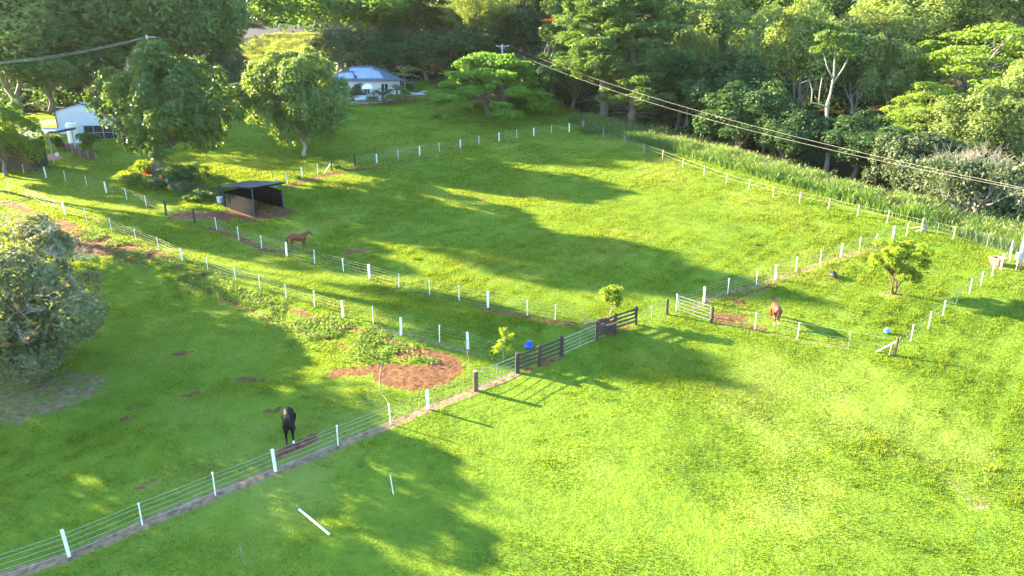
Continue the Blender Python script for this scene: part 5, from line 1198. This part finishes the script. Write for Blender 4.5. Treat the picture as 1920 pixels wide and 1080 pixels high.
# ------------------------------------------------------------------ horses
def horse(p, heading, coat, hair, label, head='up', sc=1.0, turn=0.0, step=.06, socks=()):
    """one continuous body: tapered tubes fused into a single surface; mane, tail, socks and hooves are parts"""
    o = empty('horse', p, label, 'horse', None, heading); o.scale = (sc, sc, sc); m = MB()
    m.tube([(-.98, 0, 1.16), (-.90, 0, 1.20), (-.70, 0, 1.24), (-.40, 0, 1.20), (-.05, 0, 1.13), (.30, 0, 1.13), (.52, 0, 1.18), (.66, 0, 1.22), (.72, 0, 1.22)], [.09, .22, .315, .345, .36, .36, .325, .22, .08], 16, ell=[1, .92, .84, .78, .80, .74, .70, .8, .8])
    if head == 'up': nk = [(.36, 0, 1.28), (.58, 0, 1.40), (.78, 0, 1.58), (.95, .05 * turn, 1.74)]; hd = [(.93, .05 * turn, 1.78), (1.03, .09 * turn, 1.74), (1.20, .16 * turn, 1.60), (1.34, .22 * turn, 1.46), (1.40, .25 * turn, 1.41)]
    elif head == 'alert': nk = [(.34, 0, 1.27), (.58, 0, 1.40), (.78, .03 * turn, 1.54), (.93, .07 * turn, 1.63)]; hd = [(.92, .07 * turn, 1.67), (1.02, .11 * turn, 1.63), (1.18, .19 * turn, 1.50), (1.31, .26 * turn, 1.37), (1.36, .28 * turn, 1.32)]
    elif head == 'mid': nk = [(.36, 0, 1.26), (.60, 0, 1.34), (.85, 0, 1.42), (1.06, .10 * turn, 1.46)]; hd = [(1.04, .10 * turn, 1.50), (1.15, .15 * turn, 1.45), (1.30, .22 * turn, 1.28), (1.40, .28 * turn, 1.10), (1.43, .3 * turn, 1.04)]
    else: nk = [(.42, 0, 1.22), (.68, 0, 1.08), (.92, 0, .82), (1.06, 0, .60)]; hd = [(1.04, 0, .62), (1.11, 0, .50), (1.14, 0, .32), (1.12, 0, .14), (1.11, 0, .09)]
    m.tube(nk, [.27, .21, .165, .125], 14, ell=[.62, .58, .58, .7]); m.tube(hd, [.10, .145, .115, .085, .06], 12, ell=[.8, .68, .72, .85, .9])
    leg = []
    for s, dx in ((1, step), (-1, -step)):
        y = .165 * s
        L_ = [(.40, y * .95, 1.12), (.42, y, .92), (.44 + dx * .5, y, .60), (.44 + dx, y, .50), (.43 + dx, y * .98, .22), (.44 + dx * 1.1, y, .12), (.48 + dx * 1.1, y, .045)]
        m.tube(L_, [.17, .115, .07, .066, .042, .048, .05], 10); leg.append((L_, [.17, .115, .07, .066, .042, .048, .05]))
        Hh = [(-.66, y * .85, 1.14), (-.60, y, .95), (-.58 - dx * .3, y, .78), (-.78 - dx * .6, y, .54), (-.77 - dx, y, .46), (-.72 - dx, y, .22), (-.70 - dx, y, .12), (-.66 - dx, y, .045)]
        m.tube(Hh, [.26, .20, .135, .072, .062, .046, .050, .052], 10); leg.append((Hh, [.26, .20, .135, .072, .062, .046, .050, .052]))
    hx, hy, hz_ = hd[0]; hdv = Vector(hd[1]) - Vector(hd[0])
    for s in (-1, 1): m.tube([(hx + .02, hy + s * .06, hz_ - .02), (hx + .0, hy + s * .075, hz_ + .09), (hx + .01, hy + s * .07, hz_ + .17)], [.045, .038, .008], 7)
    bo = m.build('body', coat, o, smooth=True)
    r = bo.modifiers.new('fuse', 'REMESH'); r.mode = 'VOXEL'; r.voxel_size = .022; r.use_smooth_shade = True
    sm2 = bo.modifiers.new('soft', 'SMOOTH'); sm2.factor = .6; sm2.iterations = 6
    dg = bpy.context.evaluated_depsgraph_get(); dg.update(); me = bpy.data.meshes.new_from_object(bo.evaluated_get(dg)); bo.modifiers.clear(); bo.data = me
    for i, (L_, R_) in enumerate(leg):
        h = MB(); q = L_[-1]; h.tube([(q[0] - .01, q[1], .09), (q[0] + .025, q[1], 0)], [.052, .066], 10); h.build('hoof', M['hoof'], o)
        if i in socks: h = MB(); h.tube([L_[-3], L_[-2], L_[-1]], [x * 1.10 + .003 for x in R_[-3:]], 10); h.build('sock', M['sock'], o)
    h = MB(); rg = np.random.default_rng(8); K = [Vector(q) for q in nk]
    for i in range(60):
        t = rg.random() * 2.9; a = int(t); q = K[a].lerp(K[min(3, a + 1)], t - a); rr = [.17, .125, .10, .09][a]; up = Vector((-.35, 0, 1)).normalized() if head != 'down' else Vector((.75, 0, .65)); r0 = q + up * rr * .98
        h.tube([r0, r0 + up * .04 + Vector((-.02, .03, 0)), r0 + Vector((-.05, .11, -.08)), r0 + Vector((-.06, .14, -.22))], [.018, .018, .014, .004], 5)
    for i in range(8): h.tube([Vector(hd[0]) + Vector((.0, (i - 4) * .012, .07)), Vector(hd[1]) + Vector((.04, (i - 4) * .016, .10)), Vector(hd[1]).lerp(Vector(hd[2]), .6) + Vector((.06, (i - 4) * .018, .06))], [.015, .015, .004], 5)
    h.build('mane', hair, o, smooth=True); h = MB()
    for i in range(34):
        y = rg.normal() * .03; e = rg.normal() * .05; h.tube([(-.96, y * .4, 1.22), (-1.06, y, 1.13), (-1.10 + e * .3, y * 1.6 + e * .3, .85), (-1.06 + e, y * 2 + e * .5, .5 + rg.random() * .12)], [.02, .022, .02, .005], 5)
    h.build('tail', hair, o, smooth=True)
    for s in (-1, 1):
        e = Vector(hd[1]).lerp(Vector(hd[2]), .25); q = MB(); q.lathe([(.001, -.018), (.016, -.008), (.018, 0), (.012, .012), (.001, .018)], 8); eo = q.build('eye', M['rubber'], o, e + Vector((.02, s * .088, .03)), smooth=True)
    return o
horse(G(562, 468), radians(2), M['horse_brown'], M['hair_brown'], 'chestnut horse standing side on in shade beyond the rope fence', 'alert', .92, 0, .08)
horse(G(545, 826), radians(-74), M['horse_black'], M['hair_black'], 'black horse facing the front fence on bare red soil', 'alert', 1.0, 1.3, .05, (0,))
horse(G(1451, 604), radians(84), M['horse_brown'], M['hair_brown'], 'chestnut horse grazing with its rump turned to the low wire fence', 'down', .86, 0, .05, (1, 3))

# ------------------------------------------------------------------ thin evening haze over the whole valley
hm = bpy.data.materials.new('haze'); hm.use_nodes = True; hn = hm.node_tree; hn.nodes.remove(hn.nodes['Principled BSDF'])
vol = hn.nodes.new('ShaderNodeVolumePrincipled'); vol.inputs['Color'].default_value = (.93, .96, .90, 1); vol.inputs['Density'].default_value = .00005; vol.inputs['Anisotropy'].default_value = .3
hn.links.new(vol.outputs[0], hn.nodes['Material Output'].inputs['Volume'])
m = MB(); m.box((0, 180, 62), (540, 500, 170)); tag(m.build('haze', hm), 'thin pale haze over the valley', 'haze', kind='stuff')
